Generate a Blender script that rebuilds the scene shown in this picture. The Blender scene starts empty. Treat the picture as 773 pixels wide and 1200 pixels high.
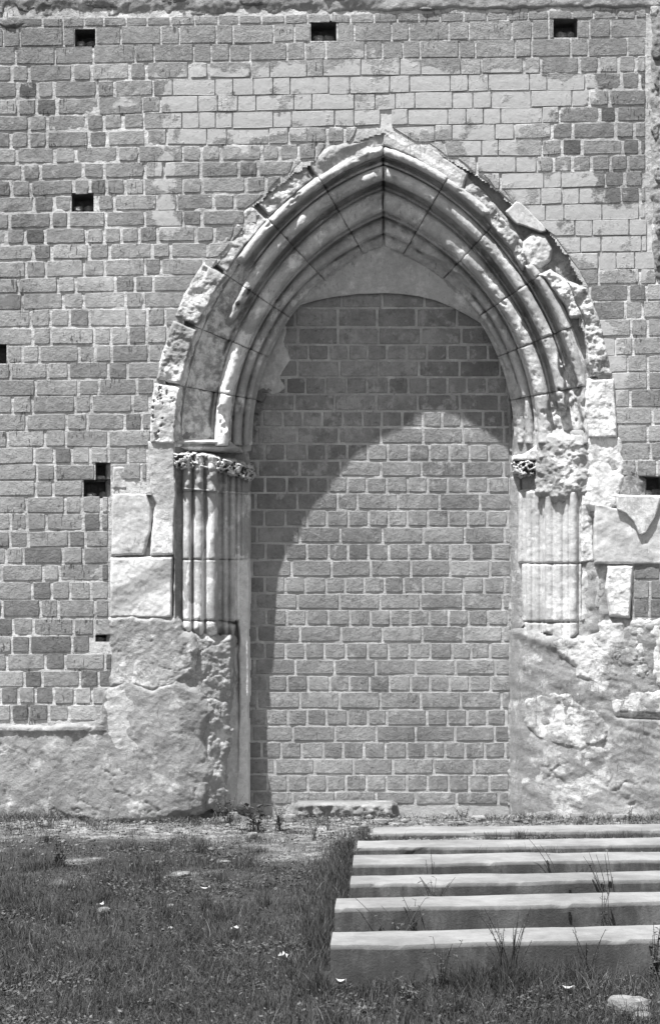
import bpy, math, random
import numpy as np
from mathutils import Vector

S = bpy.context.scene
C = S.collection
rnd = random.Random(7)
D = 12.7          # camera to wall face
PX = 170.0        # photo pixels per metre on the wall face
EYE = 1.235

# ------------------------------------------------------------------ camera, sky, sun, exposure
cam = bpy.data.cameras.new('camera'); co = bpy.data.objects.new('camera', cam); C.objects.link(co)
co.location = (0, -D, EYE); co.rotation_euler = (math.pi/2, 0, 0)
cam.sensor_fit = 'VERTICAL'; cam.sensor_height = 36; cam.lens = 36*PX*D/1200; cam.shift_y = 0.125
cam.clip_end = 1000
S.camera = co
SUN = Vector((0.425, 0.52, -1.70)).normalized()      # the way the light travels
elev = math.asin(-SUN.z); az = math.atan2(-SUN.x, -SUN.y)
w = bpy.data.worlds.new('World'); S.world = w; w.use_nodes = True
nt = w.node_tree; bg = nt.nodes['Background']
sky = nt.nodes.new('ShaderNodeTexSky'); sky.sky_type = 'NISHITA'; sky.sun_disc = False
sky.sun_elevation = elev; sky.sun_rotation = az
bw = nt.nodes.new('ShaderNodeRGBToBW')               # black and white photograph
nt.links.new(sky.outputs[0], bw.inputs[0]); nt.links.new(bw.outputs[0], bg.inputs[0])
bg.inputs[1].default_value = 0.095
sl = bpy.data.lights.new('sun', 'SUN'); sl.energy = 4.9; sl.angle = math.radians(0.55); sl.color = (1, 1, 1)
so = bpy.data.objects.new('sun', sl); C.objects.link(so)
so.rotation_euler = SUN.to_track_quat('-Z', 'Y').to_euler(); so.location = (-4, -8, 14)
S.view_settings.view_transform = 'Standard'; S.view_settings.look = 'None'
S.view_settings.exposure = 1.17; S.view_settings.gamma = 1
S.cycles.max_bounces = 6

# ------------------------------------------------------------------ numpy noise
def _h(i, j, k, s):
    n = (i*374761393 + j*668265263 + k*2147483647 + s*1274126177).astype(np.int64) & 0xffffffff
    n = ((n ^ (n >> 13))*1274126177) & 0xffffffff
    n = ((n ^ (n >> 16))*2246822519) & 0xffffffff
    return ((n ^ (n >> 15)) & 0xffffff)/float(0xffffff)
def vn(x, y, s=0):
    x = np.asarray(x, float); y = np.asarray(y, float)
    xi = np.floor(x).astype(np.int64); yi = np.floor(y).astype(np.int64)
    fx = x-xi; fy = y-yi; fx = fx*fx*(3-2*fx); fy = fy*fy*(3-2*fy); z = np.zeros_like(xi)
    a = _h(xi, yi, z, s); b = _h(xi+1, yi, z, s); c = _h(xi, yi+1, z, s); d = _h(xi+1, yi+1, z, s)
    return ((a*(1-fx)+b*fx)*(1-fy)+(c*(1-fx)+d*fx)*fy)*2-1
def fbm(x, y, sc, o=4, s=0, g=.5):
    t = 0; a = 1; n = 0
    for i in range(o):
        ca, sa = math.cos(i*1.1+.4), math.sin(i*1.1+.4)
        u = (x*ca-y*sa)/sc*2**i; v = (x*sa+y*ca)/sc*2**i
        t = t+a*vn(u+31*i, v-17*i, s+i); n += a; a *= g
    return t/n
def ridg(x, y, sc, o=3, s=0):
    return 1-2*np.abs(fbm(x, y, sc, o, s))
def sdf(px, py, poly):
    """signed distance to a polygon, positive inside"""
    P = np.asarray(poly, float); n = len(P)
    d = np.full(px.shape, 1e9); ins = np.zeros(px.shape, bool)
    for i in range(n):
        a = P[i]; b = P[(i+1) % n]; e = b-a
        wx = px-a[0]; wy = py-a[1]
        t = np.clip((wx*e[0]+wy*e[1])/max(e@e, 1e-9), 0, 1)
        d = np.minimum(d, np.hypot(wx-e[0]*t, wy-e[1]*t))
        c = ((a[1] > py) != (b[1] > py))
        with np.errstate(divide='ignore', invalid='ignore'):
            xx = (b[0]-a[0])*(py-a[1])/(b[1]-a[1] if b[1] != a[1] else 1e-9)+a[0]
        ins ^= c & (px < xx)
    return np.where(ins, d, -d)
def sst(a, b, x):
    t = np.clip((x-a)/(b-a), 0, 1); return t*t*(3-2*t)

def W3(px, py, Y):
    s = (D+Y)/D
    return np.stack([(px-386.5)/PX*s, Y+0*px, EYE+(750-py)/PX*s], -1)

# ------------------------------------------------------------------ materials
class G:
    def __init__(s, name):
        s.m = bpy.data.materials.new(name); s.m.use_nodes = True; s.t = s.m.node_tree
        s.b = s.t.nodes['Principled BSDF']; s.b.inputs['Roughness'].default_value = .93
        s.b.inputs['Specular IOR Level'].default_value = .18
        s.pos = s.t.nodes.new('ShaderNodeNewGeometry').outputs['Position']
    def _in(s, sock, v):
        if isinstance(v, (int, float)): sock.default_value = v
        else: s.t.links.new(v, sock)
    def m_(s, op, a, b=0., c=0., clamp=False):
        n = s.t.nodes.new('ShaderNodeMath'); n.operation = op; n.use_clamp = clamp
        s._in(n.inputs[0], a); s._in(n.inputs[1], b)
        if op in ('MULTIPLY_ADD',): s._in(n.inputs[2], c)
        return n.outputs[0]
    def noise(s, sc, det=5, rough=.6, scale=(1, 1, 1), off=(0, 0, 0), dist=0):
        mp = s.t.nodes.new('ShaderNodeMapping'); mp.inputs['Scale'].default_value = scale
        mp.inputs['Location'].default_value = off; s.t.links.new(s.pos, mp.inputs['Vector'])
        n = s.t.nodes.new('ShaderNodeTexNoise'); n.inputs['Scale'].default_value = sc
        n.inputs['Detail'].default_value = det; n.inputs['Roughness'].default_value = rough
        n.inputs['Distortion'].default_value = dist
        s.t.links.new(mp.outputs[0], n.inputs['Vector']); return n.outputs['Fac']
    def step(s, x, a, b):
        n = s.t.nodes.new('ShaderNodeMapRange'); n.interpolation_type = 'SMOOTHSTEP'
        s._in(n.inputs[0], x); n.inputs[1].default_value = a; n.inputs[2].default_value = b
        return n.outputs[0]
    def mix(s, f, a, b):
        n = s.t.nodes.new('ShaderNodeMix'); s._in(n.inputs[0], f); s._in(n.inputs[2], a); s._in(n.inputs[3], b)
        return n.outputs[0]
    def attr(s, nm):
        n = s.t.nodes.new('ShaderNodeAttribute'); n.attribute_name = nm; return n.outputs['Fac']
    def out(s, col, h, strength=.5, dist=.01):
        s.t.links.new(col, s.b.inputs['Base Color'])
        if h is not None:
            n = s.t.nodes.new('ShaderNodeBump'); n.inputs['Strength'].default_value = strength
            n.inputs['Distance'].default_value = dist; s.t.links.new(h, n.inputs['Height'])
            s.t.links.new(n.outputs[0], s.b.inputs['Normal'])
        return s.m

def brick_mat(name, base, washc, scuff=.5, ticks=.8):
    g = G(name)
    big = g.noise(3.1, 4, .6); mid = g.noise(22, 6, .7); fine = g.noise(140, 4, .7)
    c = g.m_('MULTIPLY', base, g.m_('ADD', 1, g.attr('tone')))
    c = g.m_('MULTIPLY', c, g.m_('MULTIPLY_ADD', big, .9, .55))
    c = g.m_('MULTIPLY', c, g.m_('MULTIPLY_ADD', g.noise(.9, 3, .55, off=(2, 7, 4)), 1.2, .42))
    c = g.m_('MULTIPLY', c, g.m_('MULTIPLY_ADD', mid, 1.0, .52))
    c = g.m_('MULTIPLY', c, g.m_('MULTIPLY_ADD', fine, .6, .70))
    # short upright scratches
    tk = g.step(g.noise(1, 2, .5, (80, 80, 15)), .60, .65)
    tk = g.m_('MULTIPLY', tk, g.step(g.noise(5, 3, .5, off=(3, 1, 9)), .5, .62))
    c = g.mix(g.m_('MULTIPLY', tk, ticks), c, base*.25)
    bl = g.step(g.noise(11, 6, .7, (1, 1, 1), (9, 2, 6)), .53, .68)
    c = g.mix(g.m_('MULTIPLY', bl, .55), c, base*.5)
    # smears of lime
    sm = g.step(g.m_('ADD', g.noise(14, 7, .72, (1, 1, .8), (7, 3, 1)), g.m_('MULTIPLY', g.noise(1.7, 2, .5, off=(1, 8, 2)), .35)), .80-.1*scuff, .92-.1*scuff)
    c = g.mix(g.m_('MULTIPLY', sm, .7), c, washc*.85)
    # limewash with a ragged edge
    wn = g.m_('ADD', g.m_('MULTIPLY', g.m_('SUBTRACT', g.noise(5.5, 6, .62, off=(5, 5, 5)), .5), 12.), g.m_('MULTIPLY_ADD', g.attr('wash'), 1., -.25))
    wf = g.m_('MULTIPLY', g.step(wn, -.45, .45), .9)
    wc = g.m_('MULTIPLY', washc, g.m_('MULTIPLY_ADD', mid, .5, .75))
    c = g.mix(wf, c, wc)
    pit = g.m_('MULTIPLY', g.step(g.noise(60, 3, .6, (1, 1, 1.6), (2, 2, 2)), .30, .38), 1.)
    c = g.m_('MULTIPLY', c, g.m_('MULTIPLY_ADD', pit, .4, .6))
    h = g.m_('ADD', g.m_('ADD', g.m_('MULTIPLY', mid, 1.2), g.m_('MULTIPLY', fine, .35)), g.m_('MULTIPLY', pit, .35))
    h = g.m_('SUBTRACT', h, g.m_('MULTIPLY', tk, .4))
    h = g.mix(g.m_('MULTIPLY', wf, .75), h, .9)
    return g.out(c, h, .85, .012)

def stone_mat(name, base, light, dark, bumps=.8, pits=.5, dist=.012, attrs=True):
    g = G(name)
    big = g.noise(2.4, 5, .6, off=(4, 2, 0)); mid = g.noise(16, 7, .72); fine = g.noise(110, 5, .7)
    c = g.mix(g.step(big, .36, .66), dark, base)
    c = g.mix(g.step(g.noise(6, 6, .68, off=(1, 6, 3)), .52, .66), c, light)
    c = g.mix(g.m_('MULTIPLY', g.step(g.noise(9, 6, .7, (1.6, 1.6, .5), (8, 1, 3)), .56, .72), .5), c, dark*.8)
    if attrs:
        lt = g.step(g.m_('ADD', g.attr('pale_lit'), g.m_('MULTIPLY', g.m_('SUBTRACT', mid, .5), 1.1)), .4, .6)  # paler stone, plus sunlight painted into the left mouldings
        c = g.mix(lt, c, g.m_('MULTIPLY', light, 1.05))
        st = g.step(g.m_('ADD', g.attr('stain_shade'), g.m_('MULTIPLY', g.m_('SUBTRACT', mid, .5), 1.1)), .35, .7)  # stains and cracks, plus shade painted around the capitals
        c = g.mix(g.m_('MULTIPLY', st, .8), c, dark*.75)
    c = g.m_('MULTIPLY', c, g.m_('MULTIPLY_ADD', mid, .75, .64))
    c = g.m_('MULTIPLY', c, g.m_('MULTIPLY_ADD', fine, .5, .75))
    pt = g.step(g.noise(48, 4, .65, (1, 1, .7), (2, 9, 2)), .27, .36)
    c = g.m_('MULTIPLY', c, g.m_('MULTIPLY_ADD', pt, pits, 1-pits))
    tk = g.m_('MULTIPLY', g.step(g.noise(1, 2, .5, (70, 70, 17), (1, 5, 1)), .62, .67), g.step(g.noise(4, 3, .5, off=(3, 4, 9)), .48, .6))
    c = g.mix(g.m_('MULTIPLY', tk, .55), c, dark*.5)
    gr = g.noise(42, 6, .78, off=(3, 3, 3))
    c = g.m_('MULTIPLY', c, g.m_('MULTIPLY_ADD', gr, .7, .65))
    h = g.m_('ADD', g.m_('ADD', g.m_('MULTIPLY', mid, .7), g.m_('MULTIPLY', gr, .9)), g.m_('ADD', g.m_('MULTIPLY', fine, .5), g.m_('MULTIPLY', pt, .6*pits)))
    return g.out(c, h, bumps, dist)

M = {}
M['brick'] = brick_mat('weathered_brick', .235, .40, .45)
M['infill'] = brick_mat('infill_brick', .215, .42, .85, .12)
M['mortar'] = brick_mat('lime_mortar', .43, .46, 0)
M['mortar_in'] = stone_mat('infill_mortar', .39, .46, .31, .7, .4, attrs=False)
M['stone'] = stone_mat('limestone', .47, .60, .33, .7, .35, .010)
M['mould'] = stone_mat('carved_limestone', .47, .62, .31, .6, .25, .008)
M['rough'] = stone_mat('broken_stone', .37, .52, .25, .85, .5, .012)
M['render'] = stone_mat('old_render', .29, .42, .20, .75, .4, .012)
M['plaster'] = stone_mat('smooth_plaster', .46, .54, .38, .4, .15, .008)
M['rubble'] = stone_mat('rubble_stone', .30, .44, .17, 1., .6, .03)
M['dark'] = stone_mat('hole_lining', .2, .26, .12, .9, .4, .02, attrs=False)
M['slot'] = stone_mat('slot_shadow', .02, .03, .015, attrs=False)  # near-black colour standing for the shade inside the slots
M['slab'] = stone_mat('worn_slab', .22, .31, .15, .9, .4, .015)

# ------------------------------------------------------------------ object helpers
def thing(name, label, cat, loc=(0, 0, 0), group=None):
    o = bpy.data.objects.new(name, None); C.objects.link(o); o.location = loc
    o.empty_display_size = .2; o['label'] = label; o['category'] = cat
    if group: o['group'] = group
    return o
def wpos(o):
    v = Vector(o.location)
    while o.parent: o = o.parent; v += Vector(o.location)
    return v
def mk(name, V, F, mat, parent=None, attrs=None, smooth=True, kind=None, label=None, cat=None, group=None):
    """V world-space vertices; F (n,4) or (n,3) array or list; the origin goes to the piece's foot"""
    V = np.asarray(V, float)
    o0 = np.array([(V[:, 0].min()+V[:, 0].max())/2, (V[:, 1].min()+V[:, 1].max())/2, V[:, 2].min()])
    me = bpy.data.meshes.new(name)
    if isinstance(F, np.ndarray):
        n, k = F.shape
        me.vertices.add(len(V)); me.vertices.foreach_set('co', (V-o0).astype(np.float32).ravel())
        me.loops.add(n*k); me.loops.foreach_set('vertex_index', F.astype(np.int32).ravel())
        me.polygons.add(n); me.polygons.foreach_set('loop_start', np.arange(0, n*k, k, dtype=np.int32))
        me.update(calc_edges=True)
    else:
        me.from_pydata((V-o0).tolist(), [], F)
    if smooth: me.polygons.foreach_set('use_smooth', np.ones(len(me.polygons), bool))
    for k_, a in (attrs or {}).items():
        at = me.attributes.new(k_, 'FLOAT', 'POINT'); at.data.foreach_set('value', np.broadcast_to(np.asarray(a, np.float32), (len(V),)).copy())
    me.materials.append(mat)
    o = bpy.data.objects.new(name, me); C.objects.link(o)
    if parent is not None:
        o.parent = parent; o.location = Vector(o0)-wpos(parent)
    else: o.location = o0
    if kind: o['kind'] = kind
    if label: o['label'] = label
    if cat: o['category'] = cat
    if group: o['group'] = group
    return o

def gridmesh(name, GX, GY, Y, keep, mat, parent, attrs=None, extra=None, **kw):
    """grid of seen positions GX, GY (px) with depth Y; keep = vertex mask"""
    ny, nx = GX.shape
    idx = np.arange(ny*nx).reshape(ny, nx)
    f = np.stack([idx[1:, :-1], idx[1:, 1:], idx[:-1, 1:], idx[:-1, :-1]], -1).reshape(-1, 4)
    k = (keep[:-1, :-1] | keep[1:, :-1] | keep[:-1, 1:] | keep[1:, 1:]).ravel()
    f = f[k]
    if len(f) == 0: return None
    V = W3(GX, GY, Y).reshape(-1, 3)
    used = np.unique(f); re = np.full(len(V), -1); re[used] = np.arange(len(used))
    at = {a: np.asarray(v).reshape(-1)[used] for a, v in (attrs or {}).items()}
    return mk(name, V[used], re[f], mat, parent, at, **kw)

def relief(name, poly, depth, mat, parent, res=1.5, resy=None, edge=4., back=.07, jag=1.5, jsc=14, rough=.006, rsc=14,
           blob=0, crack=0, pale_lit=None, stain_shade=None, seed=0, mod=None, drop=1.6, grow=0, **kw):
    """a stone or coat of plaster: outline in seen px, depth(px,py)->Y; its rim dives into the core behind it"""
    P = np.array(poly, float); resy = resy or res
    x0, y0 = P.min(0)-6-grow; x1, y1 = P.max(0)+6+grow
    gx = np.arange(x0, x1+res, res); gy = np.arange(y0, y1+resy, resy)
    GX, GY = np.meshgrid(gx, gy)
    sd = sdf(GX, GY, P)+grow
    if jag: sd = sd+jag*fbm(GX, GY, jsc, 4, seed+50)
    Y = depth(GX, GY) if callable(depth) else np.full(GX.shape, float(depth))
    Y = Y+rough*fbm(GX, GY, rsc, 4, seed)*1.6+rough*.35*fbm(GX, GY, 3.2, 2, seed+5)
    if blob: Y = Y-blob*np.clip(ridg(GX, GY, 9, 3, seed+9), -.6, 1)
    if mod: Y = Y+mod(GX, GY)
    ck = 0
    if crack:
        ck = sst(.955, .995, 1-np.abs(fbm(GX, GY*1.25, 38, 4, seed+77))*1.0)*sst(-.1, .25, fbm(GX, GY, 60, 2, seed+78)); Y = Y+crack*ck
    t = np.clip(1-sd/edge, 0, 3)
    Y = Y+back*t**drop
    at = {}
    at['pale_lit'] = pale_lit(GX, GY) if pale_lit else np.zeros(GX.shape)
    at['stain_shade'] = (stain_shade(GX, GY) if stain_shade else np.zeros(GX.shape))+.35*ck
    return gridmesh(name, GX, GY, Y, sd > -edge*.5, mat, parent, at, **kw)

# ------------------------------------------------------------------ layout of the arch (seen px)
CX, SP = 449., 515.
def arc_pt(side, r, th, dl=14.):
    k = np.interp(r, [252, 262, 291, 316, 340, 352, 379], [-.75, -.65, .55, .9, 1, 1, 0])
    re = r+dl*sst(math.radians(30), math.radians(72), th)*k
    u = re*np.cos(th)-102
    return CX+side*u, SP-re*np.sin(th)
def ringR(y): return 385. if 268 < y < 334 else (376. if y < 268 else 362.)
def ringL(y): return 376. if y < 250 else 364.
def arch_half(y, r=379.):
    """half width of a ring at height y"""
    d = SP-y
    if d <= 0: return r-102
    if d >= math.sqrt(r*r-102**2): return None
    return math.sqrt(r*r-d*d)-102
def slope(y):                       # how far a course rises from the left of the picture to the right
    return -11.5*min(max((720-y)/320., 0), 1)
JL = [13, 22, 32.5, 54.5, 75.5, 95.5, 115.5, 135, 154, 173, 192, 211, 230, 249, 268, 287, 305.6, 325.5, 344, 363.4, 384.4, 405.2, 425.7, 445,
      464.4, 484.9, 504.8, 524.7, 544, 563.2, 582, 602, 622, 641, 661, 681, 702.5, 724, 744.5, 765, 785, 805, 825.5, 845]
RM = 362.                           # bricks stop in the middle of the hood ring
HOLES = [(88, 112, 34, 55), (364, 393, 25, 48), (649, 675, 22, 44), (85, 110, 227, 248), (-20, 8, 402, 426),
         (112, 129, 543, 563), (98, 129, 563, 583), (748, 775, 559, 580), (112, 130, 744, 752)]
WASH = [[(192, 92), (262, 84), (330, 72), (440, 66), (560, 76), (650, 84), (700, 92), (690, 118), (640, 140), (604, 150), (640, 205), (690, 232),
         (757, 282), (775, 300), (775, 322), (700, 322), (640, 275), (590, 225), (520, 165), (450, 152), (400, 152), (330, 160), (262, 165), (205, 170)],
        [(640, 196), (700, 214), (775, 262), (775, 320), (700, 318), (650, 268)],
        [(186, 90), (202, 90), (205, 180), (200, 262), (186, 262)], [(125, 113), (160, 113), (160, 133), (125, 133)],
        [(640, 98), (682, 98), (682, 122), (640, 122)], [(700, 360), (722, 400), (722, 470), (708, 470), (695, 400)]]
def wash(px, py):
    px = np.asarray(px, float); py = np.asarray(py, float)
    d = np.full(px.shape, -99.)
    for p in WASH: d = np.maximum(d, sdf(px, py, p))
    return np.clip(d/9., -3, 1.6)

# ================================================================== THE BRICK WALL
wall = thing('brick_wall', 'tall weathered brick wall with putlog holes and patches of limewash around the stone arch', 'wall', (0, 0, 0))
def left_lim(y):
    if y < SP:
        h = arch_half(y, ringL(y))
        return CX-h if h is not None else None
    if y < 540: return 174
    if y < 578: return 173
    if y < 725: return 128
    return 132
def right_lim(y):
    if y < SP:
        h = arch_half(y, ringR(y))
        return CX+h if h is not None else None
    return 724
# the mortar face
gx = np.arange(-160, 941, 2.0); gy = np.arange(-30, 870, 2.0); GX, GY = np.meshgrid(gx, gy)
hw = np.array([(arch_half(y, ringL(y)-4) or 0) if arch_half(y, ringL(y)-4) is not None else -1 for y in gy])[:, None]
hwR = np.array([(arch_half(y, ringR(y)-4) or 0) if arch_half(y, ringR(y)-4) is not None else -1 for y in gy])[:, None]
inside = (np.abs(GX-CX) < np.where(GX > CX, hwR, hw)) & (GY < SP)
_n = 5*fbm(GX, GY, 7, 3, 33); inside = (np.abs(GX-CX)+_n*sst(4, 30, np.abs(GX-CX)) < np.where(GX > CX, hwR, hw)) & (GY < SP) & (GY > 156)
inside |= (GY >= SP) & (GX > 178) & (GX < 720)
inside |= (GY >= 582) & (GX > 136) & (GX < 740)
keep = ~inside
for a, b, c, d in HOLES: keep &= ~((GX > a) & (GX < b) & (GY > c) & (GY < d))
ws = wash(GX, GY)
Y = .0055+.003*fbm(GX, GY, 11, 3, 3)+.0025*fbm(GX, GY, 4, 2, 4)+.006*np.clip(ws, 0, 1)
# only cells wholly kept
keep2 = keep.copy()
idx = np.arange(GX.size).reshape(GX.shape)
f = np.stack([idx[1:, :-1], idx[1:, 1:], idx[:-1, 1:], idx[:-1, :-1]], -1).reshape(-1, 4)
kk = (keep[:-1, :-1] & keep[1:, :-1] & keep[:-1, 1:] & keep[1:, 1:]).ravel(); f = f[kk]
V = W3(GX, GY, Y).reshape(-1, 3); us = np.unique(f); re_ = np.full(len(V), -1); re_[us] = np.arange(len(us))
mk('mortar_bed', V[us], re_[f], M['mortar'], wall, {'wash': ws.ravel()[us]*1.2+.15, 'tone': 0*ws.ravel()[us]})
# wall body behind everything, and its stretches beyond the picture
def box(name, x0, x1, y0, y1, z0, z1, mat, parent, **kw):
    V = [(x, y, z) for x in (x0, x1) for y in (y0, y1) for z in (z0, z1)]
    F = [(0, 1, 3, 2), (4, 6, 7, 5), (0, 4, 5, 1), (2, 3, 7, 6), (0, 2, 6, 4), (1, 5, 7, 3)]
    return mk(name, V, F, mat, parent, smooth=False, **kw)
box('wall_core', -9, 9, .72, 1.5, -.6, 6.6, M['rubble'], wall)
box('wall_coping', -9, 9, .03, .718, 5.93, 6.6, M['rubble'], wall)
box('wall_stretch', -9, -3.05, .02, .718, -.6, 5.928, M['render'], wall)
box('wall_stretch', 3.1, 9, .02, .718, -.6, 5.928, M['render'], wall)
# putlog holes: linings that go back into the wall
def recess(a, b, c, d, dep=.17):
    xs = (a-1.5, b+1.5); ys = (c-1.5, d+1.5); V = []; n = 6
    fr = W3(np.array([xs[0], xs[1], xs[1], xs[0]], float), np.array([ys[0], ys[0], ys[1], ys[1]], float), .008)
    bk = fr.copy(); bk[:, 1] += dep; bk[:, 0] += np.array([.01, -.02, -.01, .02]); bk[:, 2] += np.array([-.02, -.01, .01, .02])
    V = np.vstack([fr, bk]); F = [(0, 4, 5, 1), (1, 5, 6, 2), (2, 6, 7, 3), (3, 7, 4, 0), (4, 7, 6, 5)]
    mk('putlog_hole', V, F, M['dark'], wall, smooth=False)
for h in HOLES: recess(*h)
# bricks
bricks = []
def cut_holes(x0, x1, ya, yb):
    segs = [(x0, x1)]
    ym = (ya+yb)/2
    for a, b, c, d in HOLES:
        if c-3 < ym < d+3:
            ns = []
            for s0, s1 in segs:
                if s1 <= a or s0 >= b: ns.append((s0, s1)); continue
                if s0 < a-3: ns.append((s0, a))
                if s1 > b+3: ns.append((b, s1))
            segs = ns
    return segs
def make_brick(c, y, seed, tone, mat, parent, Y0, eros, ws=True, name='brick', kind=None, collect=None):
    """c = four seen corners TL TR BR BL; a worn block with about 50 triangles"""
    r = random.Random(seed)
    TL, TR, BR, BL = [np.array(p, float) for p in c]
    w_ = (TR[0]-TL[0]+BR[0]-BL[0])/2
    nx = 5 if w_ > 32 else 3
    ring = []
    for i in range(nx+1): ring.append(TL+(TR-TL)*i/nx)
    for i in range(1, 3): ring.append(TR+(BR-TR)*i/2)
    for i in range(1, nx+1): ring.append(BR+(BL-BR)*i/nx)
    ring.append(BL+(TL-BL)*.5)
    ring = np.array(ring); cen = ring.mean(0); n = len(ring)
    corners = {0, nx, nx+2, 2*nx+2}
    je = .3+.75*eros
    rim = ring.copy(); inn = ring.copy()
    for i in range(n):
        v = cen-ring[i]; sx = math.copysign(1, v[0]); sy = math.copysign(1, v[1])
        k = 1.0 if i in corners else 0.
        dx = (r.uniform(0, 1)*je+k*(.25+.7*eros))*(1 if (i in corners or abs(v[0]) > w_*.45) else 0)
        dy = (r.uniform(0, 1)*je+k*(.15+.4*eros)) if abs(v[1]) > 3 or i in corners else 0
        rim[i] = ring[i]+np.array([sx*dx, sy*dy])
        inn[i] = rim[i]+np.array([sx*(.45+.5*eros), sy*(.4+.4*eros)])
    mids = []
    m = nx-1
    for i in range(1, nx):
        a = inn[i]; b = inn[2*nx+2-i]; mids.append((a+b)/2+np.array([r.uniform(-1, 1), r.uniform(-1.5, 1.5)]))
    mids = np.array(mids)
    yb = np.full(n, Y0+.05); yr = np.array([Y0+(.002+r.uniform(0, .003)*(1+eros) if eros > .11 else -.0008) for _ in range(n)])
    tx, tz = r.uniform(-1, 1)*.0022*(.4+eros), r.uniform(-1, 1)*.0016*(.4+eros)
    off = r.uniform(-.0015, .002)*(.6+eros)
    yi = Y0-.001+off+tx*(inn[:, 0]-cen[0])/25+tz*(inn[:, 1]-cen[1])/9+np.array([r.uniform(-1, 1)*.0022*eros for _ in range(n)])
    ym = Y0-.002+off+tx*(mids[:, 0]-cen[0])/25+np.array([r.uniform(-1, 1)*.003*eros for _ in range(m)])
    P = np.vstack([rim, rim, inn, mids]); Yv = np.concatenate([yb, yr, yi, ym])
    F = []
    for i in range(n):
        j = (i+1) % n
        F.append((i, j, n+j, n+i)); F.append((n+i, n+j, 2*n+j, 2*n+i))
    A = 2*n; B = 3*n                      # cap: inner ring to the middle row
    for i in range(1, nx-1):
        F.append((A+i, A+i+1, B+i, B+i-1)); F.append((A+2*nx+2-i-1, A+2*nx+2-i, B+i-1, B+i))
    F.append((A+0, A+1, B)); F.append((A+2*nx+3, A+0, B)); F.append((A+2*nx+2, A+2*nx+3, B)); F.append((A+2*nx+1, A+2*nx+2, B))
    F.append((A+nx-1, A+nx, B+m-1)); F.append((A+nx, A+nx+1, B+m-1)); F.append((A+nx+1, A+nx+2, B+m-1)); F.append((A+nx+2, A+nx+3, B+m-1))
    F = [tuple(reversed(q)) for q in F]
    V = W3(P[:, 0], P[:, 1], Yv)
    wsv = wash(P[:, 0], P[:, 1]) if ws else np.full(len(V), -3.)
    if collect is not None:
        collect.append((V, F, wsv, np.full(len(V), tone))); return None
    return mk(name, V, F, mat, parent, {'wash': wsv, 'tone': tone}, smooth=False)
def build_bricks(specs, limit, mat, parent, frame=(0, 773)):
    """specs: (corners, seed, tone, Y0, eros, ws); the largest in view one by one, the rest joined"""
    def size(s):
        c = s[0]; a = max(min(c[1][0], c[2][0], frame[1])-max(c[0][0], c[3][0], frame[0]), 0)
        return a*(c[3][1]-c[0][1]) if c[3][1] > 0 else 0
    sp = sorted(specs, key=lambda s: -size(s)); col = []
    for i, s in enumerate(sp):
        make_brick(s[0], 0, s[1], s[2], mat, parent, s[3], s[4], s[5], collect=(col if i >= limit else None))
    if col:
        V = []; F = []; a = []; t = []; n = 0
        for v, f, w_, tt in col:
            V.append(v); F += [tuple(x+n for x in q) for q in f]; a.append(w_); t.append(tt); n += len(v)
        mk('small_bricks', np.vstack(V), F, mat, parent, {'wash': np.concatenate(a), 'tone': np.concatenate(t)}, kind='stuff', smooth=False)
specs = []
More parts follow.
